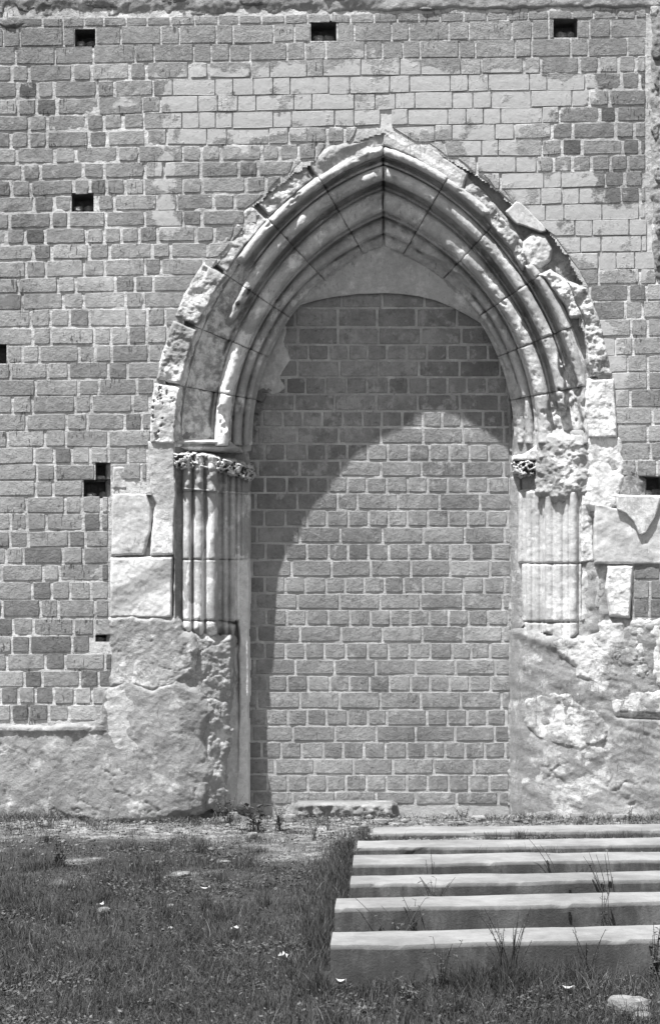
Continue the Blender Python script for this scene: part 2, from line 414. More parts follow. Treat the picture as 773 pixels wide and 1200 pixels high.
def course(xa, xb, ya, yb, k, header_only=False, clipL=None, clipR=None, ox=0, allow_dark=.1, minw=6):
    """ya yb = joint lines at the left edge of the picture"""
    x = xa-rnd.uniform(0, 50); s = rnd.random() < .5
    hgt = yb-ya
    while x < xb:
        if header_only: L = rnd.uniform(22, 28)
        else:
            L = rnd.uniform(43, 51) if s else rnd.uniform(19, 25)
            if rnd.random() < .13: L = rnd.uniform(19, 24)
            s = not s if rnd.random() < .88 else s
        x1 = x+L
        a, b = max(x, xa), min(x1, xb)
        if b-a > minw:
            for p, q in cut_holes(a, b, ya+slope(ya)*(a/773), yb+slope(yb)*(a/773)):
                j = lambda: rnd.uniform(-.5, .5)
                wc_ = float(wash(np.array([(p+q)/2]), np.array([(ya+yb)/2+slope(ya)*(p+q)/1546]))[0])
                g = (1.15 if ya > 60 else .95) if wc_ < .1 else .65
                wob = lambda xx: 1.2*float(fbm(np.array([xx]), np.array([ya*3.]), 70, 2, 77)[0])
                yt0 = ya+slope(ya)*p/773+wob(p)+g*.7; yt1 = ya+slope(ya)*q/773+wob(q)+g*.7
                yb0 = yb+slope(yb)*p/773+wob(p)-g*.7; yb1 = yb+slope(yb)*q/773+wob(q)-g*.7
                gx_ = g if wc_ < .1 else .3
                P0 = [p+gx_, yt0+j()]; P1 = [q-gx_, yt1+j()]; P2 = [q-gx_, yb1+j()]; P3 = [p+gx_, yb0+j()]
                # clip against the ring
                ok = True
                for lim, side in ((clipL, 1), (clipR, -1)):
                    if lim is None: continue
                    for pt in (P0, P1, P2, P3):
                        l = lim(pt[1])
                        if l is None: continue
                        if side == 1: pt[0] = min(pt[0], l)
                        else: pt[0] = max(pt[0], l)
                if P1[0]-P0[0] < 2 and P2[0]-P3[0] < 2: continue
                if max(P1[0]-P0[0], P2[0]-P3[0]) < minw*.6: continue
                t_reg = (-.10 if ya < 300 and p < 190 else 0)+(-.14 if p > 600 and 80 < ya < 270 else 0)+(.07 if 300 < ya < 700 and p < 130 else 0)
                short = (q-p) < 32
                tone = rnd.gauss(.04, .12)
                if ya < 60: tone = rnd.gauss(-.02, .05)
                if short and rnd.random() < allow_dark*1.6 and ya > 80: tone = rnd.uniform(-.5, -.28)
                elif rnd.random() < allow_dark*.4 and ya > 80: tone = rnd.uniform(-.35, -.2)
                if ya > 640 and xb < 140 and rnd.random() < .22: tone = rnd.uniform(-.52, -.3)
                tone += t_reg
                er = .1 if ya < 70 else (.6 if ya < 300 and p < 330 else .35)
                if ya > 300: er = .25 if p < 120 else .14
                if p > 640 and 70 < ya < 260: er = .45
                if wc_ > .1: er = .1
                specs.append(([P0, P1, P2, P3], rnd.randrange(1 << 30), tone, .0+rnd.uniform(-.002, .003), er, True))
        x = x1
for k in range(len(JL)-1):
    ya, yb = JL[k], JL[k+1]; ym = (ya+yb)/2
    h0 = k in (0, 1)
    if k == 0: xs0 = 300
    L = left_lim(yb if yb < SP else ym)
    if ya < 152 or arch_half(ya+2, RM) is None and L is None:
        pass
    lm = left_lim(yb); rm = right_lim(yb-8) or CX+4
    if k == 0:
        continue
    rend = 757 if ym < 305 else 900
    if lm is None:                      # above the arch: one run right across
        course(-110, rend, ya, yb, k, header_only=h0)
    else:
        lim_l = (lambda y: left_lim(y) if left_lim(y) is not None else CX-4)
        lim_r = (lambda y: right_lim(y) if right_lim(y) is not None else CX+4)
        course(-110, min(lm+25, CX-3) if ym < SP else lm, ya, yb, k, clipL=lim_l)
        if ym+slope(ym) < 556:
            course(max(rm-25, CX+3) if ym < SP else rm, rend, ya, yb, k, clipR=lim_r)
        elif 661 < ym < 735:
            course(741, 900, ya, yb, k)
build_bricks(specs, 300, M['brick'], wall)

# crumbling masonry above the brick courses
def top_depth(px, py):
    return .012-.02*sst(16, -4, py+slope(10)*px/773+3*fbm(px, py, 30, 2, 4))
relief('crumbling_top', [(-160, -34), (940, -34), (940, 14), (756, 11), (560, 13), (330, 20), (110, 22), (-160, 24)],
       top_depth, M['render'], wall, 2.0, rough=.009, rsc=22, jag=3, edge=5, back=.03, seed=11, blob=.004)
for i, (cx, cy, rx, ry) in enumerate([(-6, 12, 16, 12), (48, 2, 34, 20), (14, 26, 22, 9), (128, 2, 48, 13), (212, -4, 40, 12), (300, 2, 44, 8), (395, -2, 40, 7), (560, -4, 60, 8), (500, 10, 16, 5), (-60, 4, 34, 18)]):
    pts = [(cx+rx*math.cos(a)*rnd.uniform(.85, 1.1), cy+ry*math.sin(a)*rnd.uniform(.8, 1.1)) for a in np.linspace(0, 6.1, 11)]
    dd = lambda X, Yy, cx=cx, cy=cy, rx=rx, ry=ry: .012-.022*np.clip(1-((X-cx)/rx)**2-((Yy-cy)/ry)**2, 0, 1)
    relief('rubble_stone', pts, dd, M['rubble'], wall, 1.6, rough=.012, rsc=16, edge=4, back=.04, jag=2.5, seed=30+i)
# the broken upright edge at the right
relief('broken_edge', [(760, -20), (940, -20), (940, 300), (775, 330), (763, 328), (759, 200)], lambda x, y: -.015+.02*sst(775, 758, x)+0*y,
       M['render'], wall, 1.5, rough=.009, rsc=14, jag=2.5, edge=4, back=.03, seed=23, blob=.004)
for i, (cx, cy, rx, ry) in enumerate([(769, 58, 7, 16), (770, 97, 6, 12), (768, 150, 7, 18), (771, 205, 6, 14), (770, 262, 7, 18), (771, 305, 6, 12)]):
    pts = [(cx+rx*math.cos(a)*rnd.uniform(.8, 1.1), cy+ry*math.sin(a)*rnd.uniform(.8, 1.1)) for a in np.linspace(0, 6.1, 9)]
    relief('rubble_stone', pts, lambda X, Yy: -.022+0*X, M['rubble'], wall, 1.3, rough=.012, rsc=9, edge=3, back=.05, jag=2, seed=60+i)

# ================================================================== THE STONE PORTAL
portal = thing('stone_portal', 'pointed gothic archway of moulded pale limestone with broken carved jambs set into the brick wall', 'archway', (float(W3(CX, 960, 0.)[0]), 0, 0))

# ---- moulding section: seen radius (px) -> depth (m)
BR = np.array([240, 252, 258, 262, 267, 270, 279, 283, 300, 304, 309, 323, 326, 331, 334, 345.5, 347, 349.])
BY = np.array([.50, .47, .44, .40, .385, .37, .325, .305, .235, .25, .21, .145, .16, .13, .07, .035, .04, .06])
ROLL = [(273.5, 5.0, .31), (263., 4.0, .385), (291.5, 8.3, .175), (316.5, 7.2, .095), (340., 5.4, .03), (282., 2.2, .27), (302.5, 1.8, .22), (326.5, 1.6, .105)]
def section(r):
    y = np.interp(r, BR, BY)
    for rc, R, yc in ROLL:
        d = R*R-(r-rc)**2
        y = np.where(d > 0, np.minimum(y, yc-np.sqrt(np.maximum(d, 0))/PX*1.25), y)
    return y
def voussoir(side, t0, t1, seed, broken, ra=255., rb=349.):
    dr = .85; rr = np.arange(ra, rb+dr, dr)
    nt_ = max(int((t1-t0)*300/1.4), 6)
    th = np.linspace(t0, t1, nt_)
    R, T = np.meshgrid(rr, th)
    X, Y_ = arc_pt(side, R, T)
    s = section(R+.8*random.Random(seed+1).uniform(-1, 1))
    arc = T*300
    e = np.minimum(T-t0, t1-T)*300
    # worn arrises
    wear = .005*fbm(R, arc+seed*13, 16, 4, seed)+.003*fbm(R, arc, 4, 3, seed+3)+.02*np.clip(fbm(R*1.4, arc, 9, 4, seed+40)-.22, 0, 1)+sst(math.radians(24), math.radians(50), T)*sst(300, 275, R)*.016*fbm(R, arc, 12, 4, seed+41)
    # spalls along the rolls
    sp = fbm(R*1.6, arc, 26, 4, seed+8)
    s = s+wear+np.where(sp > .28, (sp-.28)*.12, 0)
    pale_lit = np.zeros(R.shape)
    if broken is not None:
        bm = broken(R, np.degrees(T), fbm(R, arc, 18, 4, seed+20))
        brk = np.interp(R, [250, 285, 300, 320, 336, 346], [.45, .27, .23, .17, .11, .03])+.022*fbm(R, arc, 13, 4, seed+4)-.012*ridg(R, arc, 7, 3, seed+6)
        s = s*(1-bm)+brk*bm; pale_lit = bm*.5*(R > 296)
    rv = random.Random(seed); s = s+rv.uniform(-.006, .006); tilt = rv.uniform(-.005, .005); s = s+tilt*(T-t0)/(t1-t0)
    s = s+.014*np.clip(1-(e+.5*fbm(R, arc, 6, 2, seed))/.8, 0, 1)**1.5*(.35+.9*vn(R/9, arc*0+seed)**2)
    st = .5*sst(.0, .5, fbm(R, arc, 40, 3, seed+30)+.2)
    if side == -1: pale_lit = np.maximum(pale_lit, .85*gap(R+3*fbm(R, arc, 12, 3, 6), 283, 300, 2)*sst(math.radians(30), math.radians(22), T)); st = st*(1-np.clip(pale_lit, 0, 1))  # sunlit band of the left roll, painted paler into the stone
    idx = np.arange(R.size).reshape(R.shape)
    if side == -1: f = np.stack([idx[:-1, :-1], idx[1:, :-1], idx[1:, 1:], idx[:-1, 1:]], -1).reshape(-1, 4)
    else: f = np.stack([idx[:-1, :-1], idx[:-1, 1:], idx[1:, 1:], idx[1:, :-1]], -1).reshape(-1, 4)
    V = W3(X, Y_, s).reshape(-1, 3)
    if side == -1: f = f[:, ::-1]
    if side == 1: f = f[:, ::-1]
    # keep each half on its own side of the crown line
    mk('voussoir', V, f, M['mould'], portal, {'pale_lit': pale_lit.ravel(), 'stain_shade': st.ravel()})
def gap(v, lo, hi, s=3.):
    return sst(lo-s, lo, v)*(1-sst(hi, hi+s, v))
brkL = lambda R, d, n: np.clip(gap(R+9*n, 306, 349, 4)*gap(d+8*n, -9, 27, 4)+gap(R+6*n, 322, 349, 3)*gap(d+6*n, 27, 36, 4)+gap(R+5*n, 252, 266, 3)*gap(d+9*n, 40, 74, 4)*.7, 0, 1)
brkR = lambda R, d, n: np.clip(gap(R+8*n, 300, 322, 3)*gap(d+8*n, -3, 7, 3)+gap(R+7*n, 322, 334, 3)*gap(d+6*n, -3, 15, 3)
                               + gap(R+6*n, 244, 268, 3)*gap(d+6*n, 2, 18, 3)*.8+gap(R+5*n, 250, 268, 3)*gap(d+8*n, 38, 74, 4)*.7+gap(R+5*n, 330, 349, 3)*gap(d+5*n, 38, 47, 3), 0, 1)
JT = [0, 10.5, 22.3, 34, 47.5, 60]
def apex_th(r):   # crown: both halves meet on the centre line
    return r
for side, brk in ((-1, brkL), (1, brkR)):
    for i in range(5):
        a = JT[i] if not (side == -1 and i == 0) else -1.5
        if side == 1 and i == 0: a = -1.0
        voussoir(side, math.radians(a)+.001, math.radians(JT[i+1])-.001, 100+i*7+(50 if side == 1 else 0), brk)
    # crown stone: grid whose upper edge follows the centre line for every radius
    dr = .85; rr = np.arange(255., 349.85, dr)
    t0 = math.radians(60)+.001
    lo = np.full(rr.shape, t0); hi = np.full(rr.shape, math.radians(82))
    for _ in range(40):
        md = (lo+hi)/2; x, y = arc_pt(1, rr, md); ins = x > CX; lo = np.where(ins, md, lo); hi = np.where(ins, hi, md)
    nt_ = 56; U = np.linspace(0, 1, nt_)[:, None]
    T = t0+(lo[None, :]-t0)*U; R = np.repeat(rr[None, :], nt_, 0)
    X, Y_ = arc_pt(side, R, T); sd_ = 300+(50 if side == 1 else 0); arc = T*300
    s = section(R)+.005*fbm(R, arc+sd_, 16, 4, sd_)+.003*fbm(R, arc, 4, 3, sd_+3)+.02*np.clip(fbm(R*1.4, arc, 9, 4, sd_+40)-.22, 0, 1)+sst(300, 275, R)*.016*fbm(R, arc, 12, 4, sd_+41)
    sp = fbm(R*1.6, arc, 26, 4, sd_+8); s = s+np.where(sp > .3, (sp-.3)*.1, 0)
    n = fbm(R, arc, 18, 4, sd_+20); bm = brk(R, np.degrees(T), n)
    brkn = np.interp(R, [250, 285, 300, 320, 336, 346], [.45, .27, .23, .17, .11, .03])+.022*fbm(R, arc, 13, 4, sd_+4)
    s = s*(1-bm)+brkn*bm
    e = np.minimum((T-t0)*300, np.abs(X-CX)*1.2+.1); s = s+.045*np.clip(1-np.abs(X-CX)/2.4, 0, 1)+.02*np.clip(1-(e+.35*fbm(R, arc, 6, 2, sd_))/.8, 0, 1)**1.5*(.35+.9*vn(R/9, arc*0+sd_)**2)
    idx = np.arange(R.size).reshape(R.shape)
    f = np.stack([idx[:-1, :-1], idx[:-1, 1:], idx[1:, 1:], idx[1:, :-1]], -1).reshape(-1, 4)
    if side == 1: f = f[:, ::-1]
    st = .5*sst(.0, .5, fbm(R, arc, 40, 3, sd_+30)+.2)
    mk('voussoir', W3(X, Y_, s).reshape(-1, 3), f, M['mould'], portal, {'pale_lit': (bm*0).ravel(), 'stain_shade': st.ravel()})

# ---- hood ring, each stone its own
for side in (-1, 1):                     # the masonry the ring is bedded in
    rr = np.arange(338, 396, 2.); th = np.linspace(-.02, 1.36, 220); Rg, Tg = np.meshgrid(rr, th); X, Y_ = arc_pt(side, Rg, Tg, 8)
    X = np.minimum(X, CX) if side == -1 else np.maximum(X, CX)
    f_ = .068+.012*fbm(X, Y_, 12, 3, 231)
    idx = np.arange(X.size).reshape(X.shape); f = np.stack([idx[:-1, :-1], idx[:-1, 1:], idx[1:, 1:], idx[1:, :-1]], -1).reshape(-1, 4)
    if side == 1: f = f[:, ::-1]
    mk('masonry_core', W3(X, Y_, f_).reshape(-1, 3), f, M['render'], portal, {'pale_lit': 0., 'stain_shade': .4})
def ring_poly(side, ra, rb, d0, d1, n=12):
    o = [arc_pt(side, np.float64(rb), math.radians(t), 0) for t in np.linspace(d0, d1, n)]
    i = [arc_pt(side, np.float64(ra), math.radians(t)) for t in np.linspace(d1, d0, n)]
    return [(float(a), float(b)) for a, b in o+i]
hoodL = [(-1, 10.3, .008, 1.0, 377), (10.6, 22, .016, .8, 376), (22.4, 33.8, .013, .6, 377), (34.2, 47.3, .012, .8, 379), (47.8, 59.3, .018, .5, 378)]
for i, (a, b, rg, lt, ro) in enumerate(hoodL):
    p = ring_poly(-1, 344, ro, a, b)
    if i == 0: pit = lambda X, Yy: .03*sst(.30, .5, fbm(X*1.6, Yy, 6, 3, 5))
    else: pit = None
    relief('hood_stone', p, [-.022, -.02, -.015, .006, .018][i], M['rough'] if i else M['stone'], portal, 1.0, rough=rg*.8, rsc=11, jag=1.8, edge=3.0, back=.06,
           seed=200+i, mod=pit, blob=0, pale_lit=lambda X, Yy, l=lt: l*sst(-.2, .3, fbm(X, Yy, 20, 3, 9)))
# crown pieces of the hood
relief('hood_stone', [(352, 182), (376, 167), (400, 160), (430, 156), (450, 147), (452, 172), (430, 182), (405, 198), (376, 216)],
       lambda x, y: .018-.022*sst(-2, 9, sdf(x, y, [(362, 182), (388, 166), (428, 162), (440, 164), (404, 182), (376, 200)])), M['stone'], portal, 1.1,
       rough=.008, edge=2.5, back=.04, seed=211)
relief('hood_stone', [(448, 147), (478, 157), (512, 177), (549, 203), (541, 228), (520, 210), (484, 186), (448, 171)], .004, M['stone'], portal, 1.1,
       rough=.006, edge=2.5, back=.04, seed=212, pale_lit=lambda x, y: .6*sst(4, 8, sdf(x, y, [(450, 150), (545, 203), (541, 215), (450, 160)])+4))
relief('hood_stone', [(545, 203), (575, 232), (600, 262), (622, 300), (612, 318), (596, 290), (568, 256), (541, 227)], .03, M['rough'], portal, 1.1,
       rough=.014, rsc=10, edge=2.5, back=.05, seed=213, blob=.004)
# right: flap of plaster, the hollow below it, its stones
relief('plaster_flap', [(591, 248), (604, 234), (612, 237), (638, 264), (642, 272), (633, 273), (614, 266), (604, 263), (593, 252)], -.004, M['plaster'], portal, 1.0,
       rough=.002, jag=1., edge=1.5, back=.08, seed=220, pale_lit=lambda x, y: .2+0*x)
relief('hollow', [(590, 246), (642, 268), (664, 300), (684, 334), (676, 350), (650, 330), (625, 332), (600, 280)], lambda x, y: .085+.02*fbm(x, y, 14, 3, 7), M['rubble'], portal, 1.2,
       rough=.02, edge=4, back=.03, seed=221)
relief('rubble_stone', [(610, 282), (622, 272), (640, 276), (648, 292), (644, 306), (632, 316), (618, 312), (609, 298)], lambda x, y: .02-.03*np.clip(1-((x-630)/22)**2-((y-292)/26)**2, 0, 1)+.0*y,
       M['plaster'], portal, 1.1, rough=.012, edge=3, back=.06, seed=222, pale_lit=lambda x, y: sst(300, 306, y)*.9)
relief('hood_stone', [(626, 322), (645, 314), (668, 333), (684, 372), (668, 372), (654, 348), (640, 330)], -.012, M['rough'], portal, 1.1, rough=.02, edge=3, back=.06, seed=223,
       pale_lit=lambda x, y: .8+0*x, jag=2.5)
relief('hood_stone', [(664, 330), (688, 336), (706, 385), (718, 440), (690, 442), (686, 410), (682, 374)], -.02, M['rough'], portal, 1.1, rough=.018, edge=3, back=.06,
       seed=224, pale_lit=lambda x, y: .5+0*x, jag=2, blob=.008)
relief('hood_stone', [(686, 444), (720, 442), (724, 514), (688, 514), (684, 480)], -.026, M['stone'], portal, 1.1, rough=.008, edge=2.5, back=.06, seed=225, pale_lit=lambda x, y: .6+0*x)

# ---- plaster rear arch between the pointed arch and the brick infill
def lower_edge(x):
    return np.interp(x, [296, 303, 312, 330, 350, 370, 390, 420, 450, 470, 490, 510, 530, 550, 570, 588, 597, 602, 610],
                     [420, 392, 378, 366, 358, 352, 348, 344.5, 343.5, 344.5, 347, 352, 360, 371, 383, 396, 408, 425, 470])
n = 130; thA = np.linspace(math.radians(8), 0, 2)
up = []
for side in (-1, 1):
    tt = np.linspace(math.radians(14), math.radians(68), 120); r = np.full(tt.shape, 262.)
    x, y = arc_pt(side, r, tt)
    m_ = ((x < CX) if side == -1 else (x > CX)); up.append((x[m_], y[m_]))
ux = np.concatenate([up[0][0], up[1][0][::-1]]); uy = np.concatenate([up[0][1], up[1][1][::-1]])
tpar = np.linspace(0, 1, len(ux)); U = np.linspace(0, 1, 240)
UX = np.interp(U, tpar, ux); UY = np.interp(U, tpar, uy)
LX = np.interp(U, [0, .06, .5, .94, 1], [297, 303, 449, 598, 604]); LY = lower_edge(LX)
K = 34; v = np.linspace(0, 1, K)[:, None]
GXr = UX[None, :]*(1-v)+LX[None, :]*v; GYr = UY[None, :]*(1-v)+LY[None, :]*v
dep = .415+.075*v**.8-.018*np.sin(v*math.pi)+.005*fbm(GXr, GYr, 30, 3, 5)+.0015*fbm(GXr, GYr, 6, 3, 6)
# small return of the lower arris to the brick face
GXr = np.vstack([UX[None, :], GXr, LX[None, :]]); GYr = np.vstack([UY[None, :]-14, GYr, LY[None, :]+.3]); dep = np.vstack([dep[:1]+.03, dep, np.full((1, 240), .56)])
gridmesh('rear_arch', GXr, GYr, dep, np.ones(GXr.shape, bool), M['plaster'], portal,
         {'pale_lit': 0*GXr, 'stain_shade': .45*sst(.1, .5, fbm(GXr, GYr, 30, 3, 8))})

# ---- cores behind the jambs
SL = lambda x: np.interp(x, [100, 205, 228, 290, 297, 330], [.035, .04, .16, .50, .56, .60])
SR = lambda x: np.interp(x, [560, 596, 602, 640, 690, 900], [.60, .56, .44, .18, .04, .03])
relief('masonry_core', [(126, 505), (300, 505), (300, 990), (-170, 990), (-170, 840), (126, 840)], lambda x, y: SL(x)+0*y, M['render'], portal, 2.5, rough=.014, rsc=18, edge=2, back=.02, seed=240)
relief('masonry_core', [(594, 505), (720, 505), (735, 560), (735, 730), (960, 730), (960, 990), (594, 990)], lambda x, y: SR(x)+0*y, M['render'], portal, 2.5, rough=.014, rsc=18, edge=2, back=.02, seed=241)
relief('masonry_core', [(700, 556), (744, 556), (744, 584), (960, 584), (960, 735), (700, 735)], .025, M['render'], portal, 2.5, rough=.012, rsc=18, edge=2, back=.02, seed=242)
# strip between arch springing and infill on both sides
relief('reveal', [(268, 380), (312, 372), (300, 440), (296, 530), (262, 530)], lambda x, y: np.interp(x, [262, 285, 296, 310], [.40, .45, .53, .56])+0*y, M['plaster'], portal, 2, rough=.008, edge=2, back=.02, seed=243)
relief('reveal', [(590, 385), (640, 400), (640, 545), (598, 545), (600, 440)], lambda x, y: np.interp(x, [590, 600, 606, 640], [.56, .50, .44, .40])+0*y, M['plaster'], portal, 2, rough=.01, edge=2, back=.02, seed=244)

# ---- left jamb: shafts
def lprof(x, y):
    b = np.interp(x, [200, 205, 206.5, 213, 214, 225, 228, 240, 243, 254, 256.5, 262, 270, 279, 285, 290, 293, 297],
                  [.0, .0, .13, .14, .09, .12, .13, .16, .15, .17, .25, .27, .32, .36, .39, .43, .47, .55])
    for xc, R, yc in ((219.5, 5.2, .085), (232.5, 6.2, .11), (247.5, 7, .145), (263.5, 3.2, .27), (272, 3.6, .32), (279, 2.4, .36), (284.5, 2.2, .39), (226.3, 1.6, .115), (240.3, 1.6, .14)):
        d = R*R-(x-xc)**2
        b = np.where(d > 0, np.minimum(b, yc-np.sqrt(np.maximum(d, 0))/PX*1.5), b)
    return b
def rprof(x, y):
    b = np.interp(x, [596, 602, 606, 612, 620, 635, 640, 654, 664, 676, 678, 680, 690], [.56, .42, .36, .32, .26, .20, .15, .115, .08, .06, .07, .03, .02])
    for xc, R, yc in ((611, 4, .34), (620.5, 4.5, .27), (630, 4, .23), (644, 5.5, .16), (655.5, 5, .12), (664, 3, .09), (671.5, 4.5, .06), (636.5, 1.8, .19), (650, 1.4, .12)):
        d = R*R-(x-xc)**2
        b = np.where(d > 0, np.minimum(b, yc-np.sqrt(np.maximum(d, 0))/PX*1.05), b)
    return b
litL = lambda x, y: .8*sst(.05, .4, fbm(x*2.2, y*.5, 16, 3, 91))*gap(x, 214, 254)+.7*gap(x, 276, 290, 2)*sst(630, 660, y)  # sunlit shafts and edge strip, painted paler into the stone
jamL = dict(res=.8, resy=1.4, rough=.0018, rsc=7, jag=.9, edge=1.1, back=.014, grow=.5, drop=1.3)
shadeL = lambda x, y: .7*sst(600, 560, y)  # shade below the capital, painted onto the drum top
relief('shaft_drum', [(205, 574), (293, 577), (293, 655), (205, 655)], lprof, M['mould'], portal, seed=250, pale_lit=litL, stain_shade=shadeL, **jamL)
relief('shaft_drum', [(205, 656.5), (293, 656.5), (293, 726), (205, 726)], lprof, M['mould'], portal, seed=251, pale_lit=litL, **jamL)
relief('shaft_base', [(206, 727.5), (258, 727.5), (276, 733), (272, 752), (256, 744), (240, 748), (224, 742), (207, 742)], lambda x, y: lprof(x, y)+.05*sst(734, 748, y), M['mould'], portal, seed=252,
       pale_lit=litL, res=.8, resy=1.2, rough=.006, jag=1.5, edge=2, back=.03)
jamR = dict(res=.8, resy=1.4, rough=.0026, rsc=7, jag=1.2, edge=1.1, back=.014, grow=.5, drop=1.3)
paleR = lambda x, y: .0+.5*fbm(x*2, y*.6, 16, 3, 92)
relief('shaft_drum', [(608, 577), (634, 575), (634, 583), (652, 578), (677, 576), (679, 584), (679, 659.5), (606, 659.5)], rprof, M['mould'], portal, seed=253, pale_lit=paleR, **jamR)
relief('shaft_drum', [(612, 661.5), (679, 661.5), (679, 728), (612, 728)], rprof, M['mould'], portal, seed=254, pale_lit=paleR, **jamR)
relief('shaft_base', [(613, 729.5), (679, 729.5), (678, 742), (666, 750), (650, 748), (640, 742), (632, 747), (618, 744)], rprof, M['mould'], portal, seed=255, pale_lit=paleR, res=.8, resy=1.2, rough=.006, jag=1.5, edge=2, back=.03)
# flat side strips of the right jamb
relief('jamb_block', [(680, 578), (694, 580), (696, 659), (680, 659)], .035, M['stone'], portal, 1.0, rough=.008, edge=2, back=.04, seed=256, pale_lit=lambda x, y: .5+0*x)
relief('jamb_block', [(680, 661.5), (697, 661.5), (708, 724), (694, 728), (680, 728)], .045, M['stone'], portal, 1.2, rough=.006, edge=2, back=.03, seed=257)
# ---- capitals: moulded abacus over a band of curled leaves
def worley(px, py, cell, seed):
    best = np.full(px.shape, 9.)
    cx_ = np.floor(px/cell).astype(np.int64); cy_ = np.floor(py/cell).astype(np.int64); z = np.zeros_like(cx_)
    for i in (-1, 0, 1):
        for j in (-1, 0, 1):
            a = cx_+i; b = cy_+j
            jx = (a+_h(a, b, z, seed))*cell; jy = (b+_h(a, b, z+1, seed))*cell
            best = np.minimum(best, np.hypot(px-jx, py-jy)/cell)
    return best
leaf = lambda x, y: .13*np.clip(worley(x+2*vn(x/3, y/3, 4), y, 6.0, 4)-.22, 0, .6)-.018
lv = lambda x, y: 1-2*np.abs(fbm(x, y, 6.0, 4, 19, .62))
leaf2 = lambda x, y: .075*sst(.8, .15, lv(x, y))
leaf_gaps = lambda x, y: 1.2*sst(.45, .1, lv(x, y))  # shade in the gaps between leaves, painted dark
old_st = lambda x, y: 1.1*sst(.42, .6, worley(x+2*vn(x/3, y/3, 4), y, 6.0, 4))
capY = lambda x, y: np.interp(x, [200, 212, 258, 285, 300], [.0, .04, .14, .30, .42])+0*y
relief('abacus', [(204, 515), (262, 515), (281, 524), (284, 530), (222, 530), (206, 522)], lambda x, y: np.interp(x, [200, 215, 262, 285], [.03, .06, .15, .27])+.05*sst(524, 531, y)-.02*gap(y, 517, 519, 1)+.02*gap(y, 520.5, 522.5, 1),
       M['mould'], portal, .9, rough=.003, jag=1, edge=1.6, back=.05, seed=260, pale_lit=lambda x, y: .6*sst(519, 516, y))
cap = relief('capital', [(205, 532), (240, 532), (262, 536), (284, 541), (297, 548), (294, 566), (293, 578.5), (205, 576), (204, 566)], lambda x, y: np.minimum(lprof(x, y), capY(x, y)+.10)-.018-.03*np.clip(.55-worley(x, y*.8, 9, 14), 0, .5), M['mould'], portal, .8,
             rough=.003, jag=1, edge=1.6, back=.05, seed=261, stain_shade=lambda x, y: .8*sst(546, 552, y))  # bell painted darker as the shade below the leaf band
relief('carved_leaf_band', [(203, 531), (222, 530), (244, 532), (262, 537), (280, 541), (296, 545), (298, 557), (291, 565), (278, 558), (264, 556), (252, 550), (236, 549), (222, 550), (208, 551), (203, 545)],
       lambda x, y: capY(x, y)-.055+leaf2(x, y), M['rough'], cap, .6, rough=.004, rsc=5, jag=2, jsc=7, edge=2.2, back=.06, seed=262, pale_lit=lambda x, y: .6+0*x, stain_shade=leaf_gaps)
relief('astragal', [(206, 570), (292, 577), (292, 580), (206, 573)], lambda x, y: lprof(x, y)-.03-.0*y, M['mould'], cap, .8, rough=.001, jag=.3, edge=1.3, back=.02, seed=263)
capR = relief('capital', [(606, 552), (633, 552), (634, 580), (609, 580)], lambda x, y: np.interp(x, [604, 612, 634], [.44, .36, .27])+0*y, M['mould'], portal, .9, rough=.003, jag=.8, edge=1.5, back=.04, seed=264,
              stain_shade=lambda x, y: .7+0*x)
relief('carved_leaf_band', [(600, 541), (612, 540), (628, 538), (635, 545), (632, 553), (622, 557), (610, 560), (601, 553)], lambda x, y: np.interp(x, [598, 610, 636], [.30, .24, .18])+leaf2(x+40, y), M['rough'], capR, .7,
       rough=.004, rsc=5, jag=2, jsc=7, edge=2.2, back=.06, seed=265, pale_lit=lambda x, y: .6+0*x, stain_shade=lambda x, y: leaf_gaps(x+40, y))
relief('abacus', [(600, 540), (601, 535), (614, 533), (626, 524), (632, 516), (638, 516), (636, 540)], lambda x, y: np.interp(x, [598, 610, 636], [.31, .25, .20])+0*y, M['mould'], portal, .9, rough=.003, jag=.8, edge=1.6, back=.05, seed=266,
       pale_lit=lambda x, y: .5+0*x)
relief('astragal', [(608, 574.5), (634, 572), (634, 575), (608, 577.5)], lambda x, y: np.interp(x, [604, 612, 634], [.38, .31, .22])+0*y, M['mould'], capR, .8, rough=.001, jag=.3, edge=1.2, back=.02, seed=267)

# ---- broken springing at the right, jamb facing stones
relief('broken_block', [(637, 514), (668, 516), (690, 518), (694, 540), (690, 580), (668, 578), (650, 582), (634, 576)], lambda x, y: np.interp(x, [634, 650, 690], [.15, .06, .02])+0*y, M['rough'], portal, 1.1,
       rough=0.0193, rsc=16, blob=0.0049, grow=4, jag=5, edge=5, back=.022, seed=270, pale_lit=lambda x, y: .6*sst(-10, 8, sdf(x, y, [(652, 522), (676, 520), (682, 545), (678, 575), (655, 575)])))
relief('jamb_block', [(692, 516), (724, 514), (727, 560), (718, 592), (704, 606), (694, 590)], -.008, M['stone'], portal, 1.2, rough=0.0066, edge=5, grow=4, back=.02, seed=271, jag=5, pale_lit=lambda x, y: .6+0*x)
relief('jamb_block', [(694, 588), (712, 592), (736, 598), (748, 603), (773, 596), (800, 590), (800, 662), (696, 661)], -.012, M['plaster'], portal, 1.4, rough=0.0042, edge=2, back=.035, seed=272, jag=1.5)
relief('plaster_flake', [(720, 579), (775, 581), (768, 607), (757, 625), (748, 628), (741, 612), (733, 603), (722, 598)], -.034, M['plaster'], portal, .9, rough=0.0021, jag=.8, edge=1.4, back=.05, seed=273, pale_lit=lambda x, y: .5+0*x)
relief('plaster_coat', [(724, 514), (745, 556), (750, 583), (722, 592), (700, 605), (696, 560)], .0, M['render'], portal, 1.5, crack=.008, rough=0.0066, grow=4, jag=5, edge=5, back=.022, seed=274, pale_lit=lambda x, y: .4+0*x)
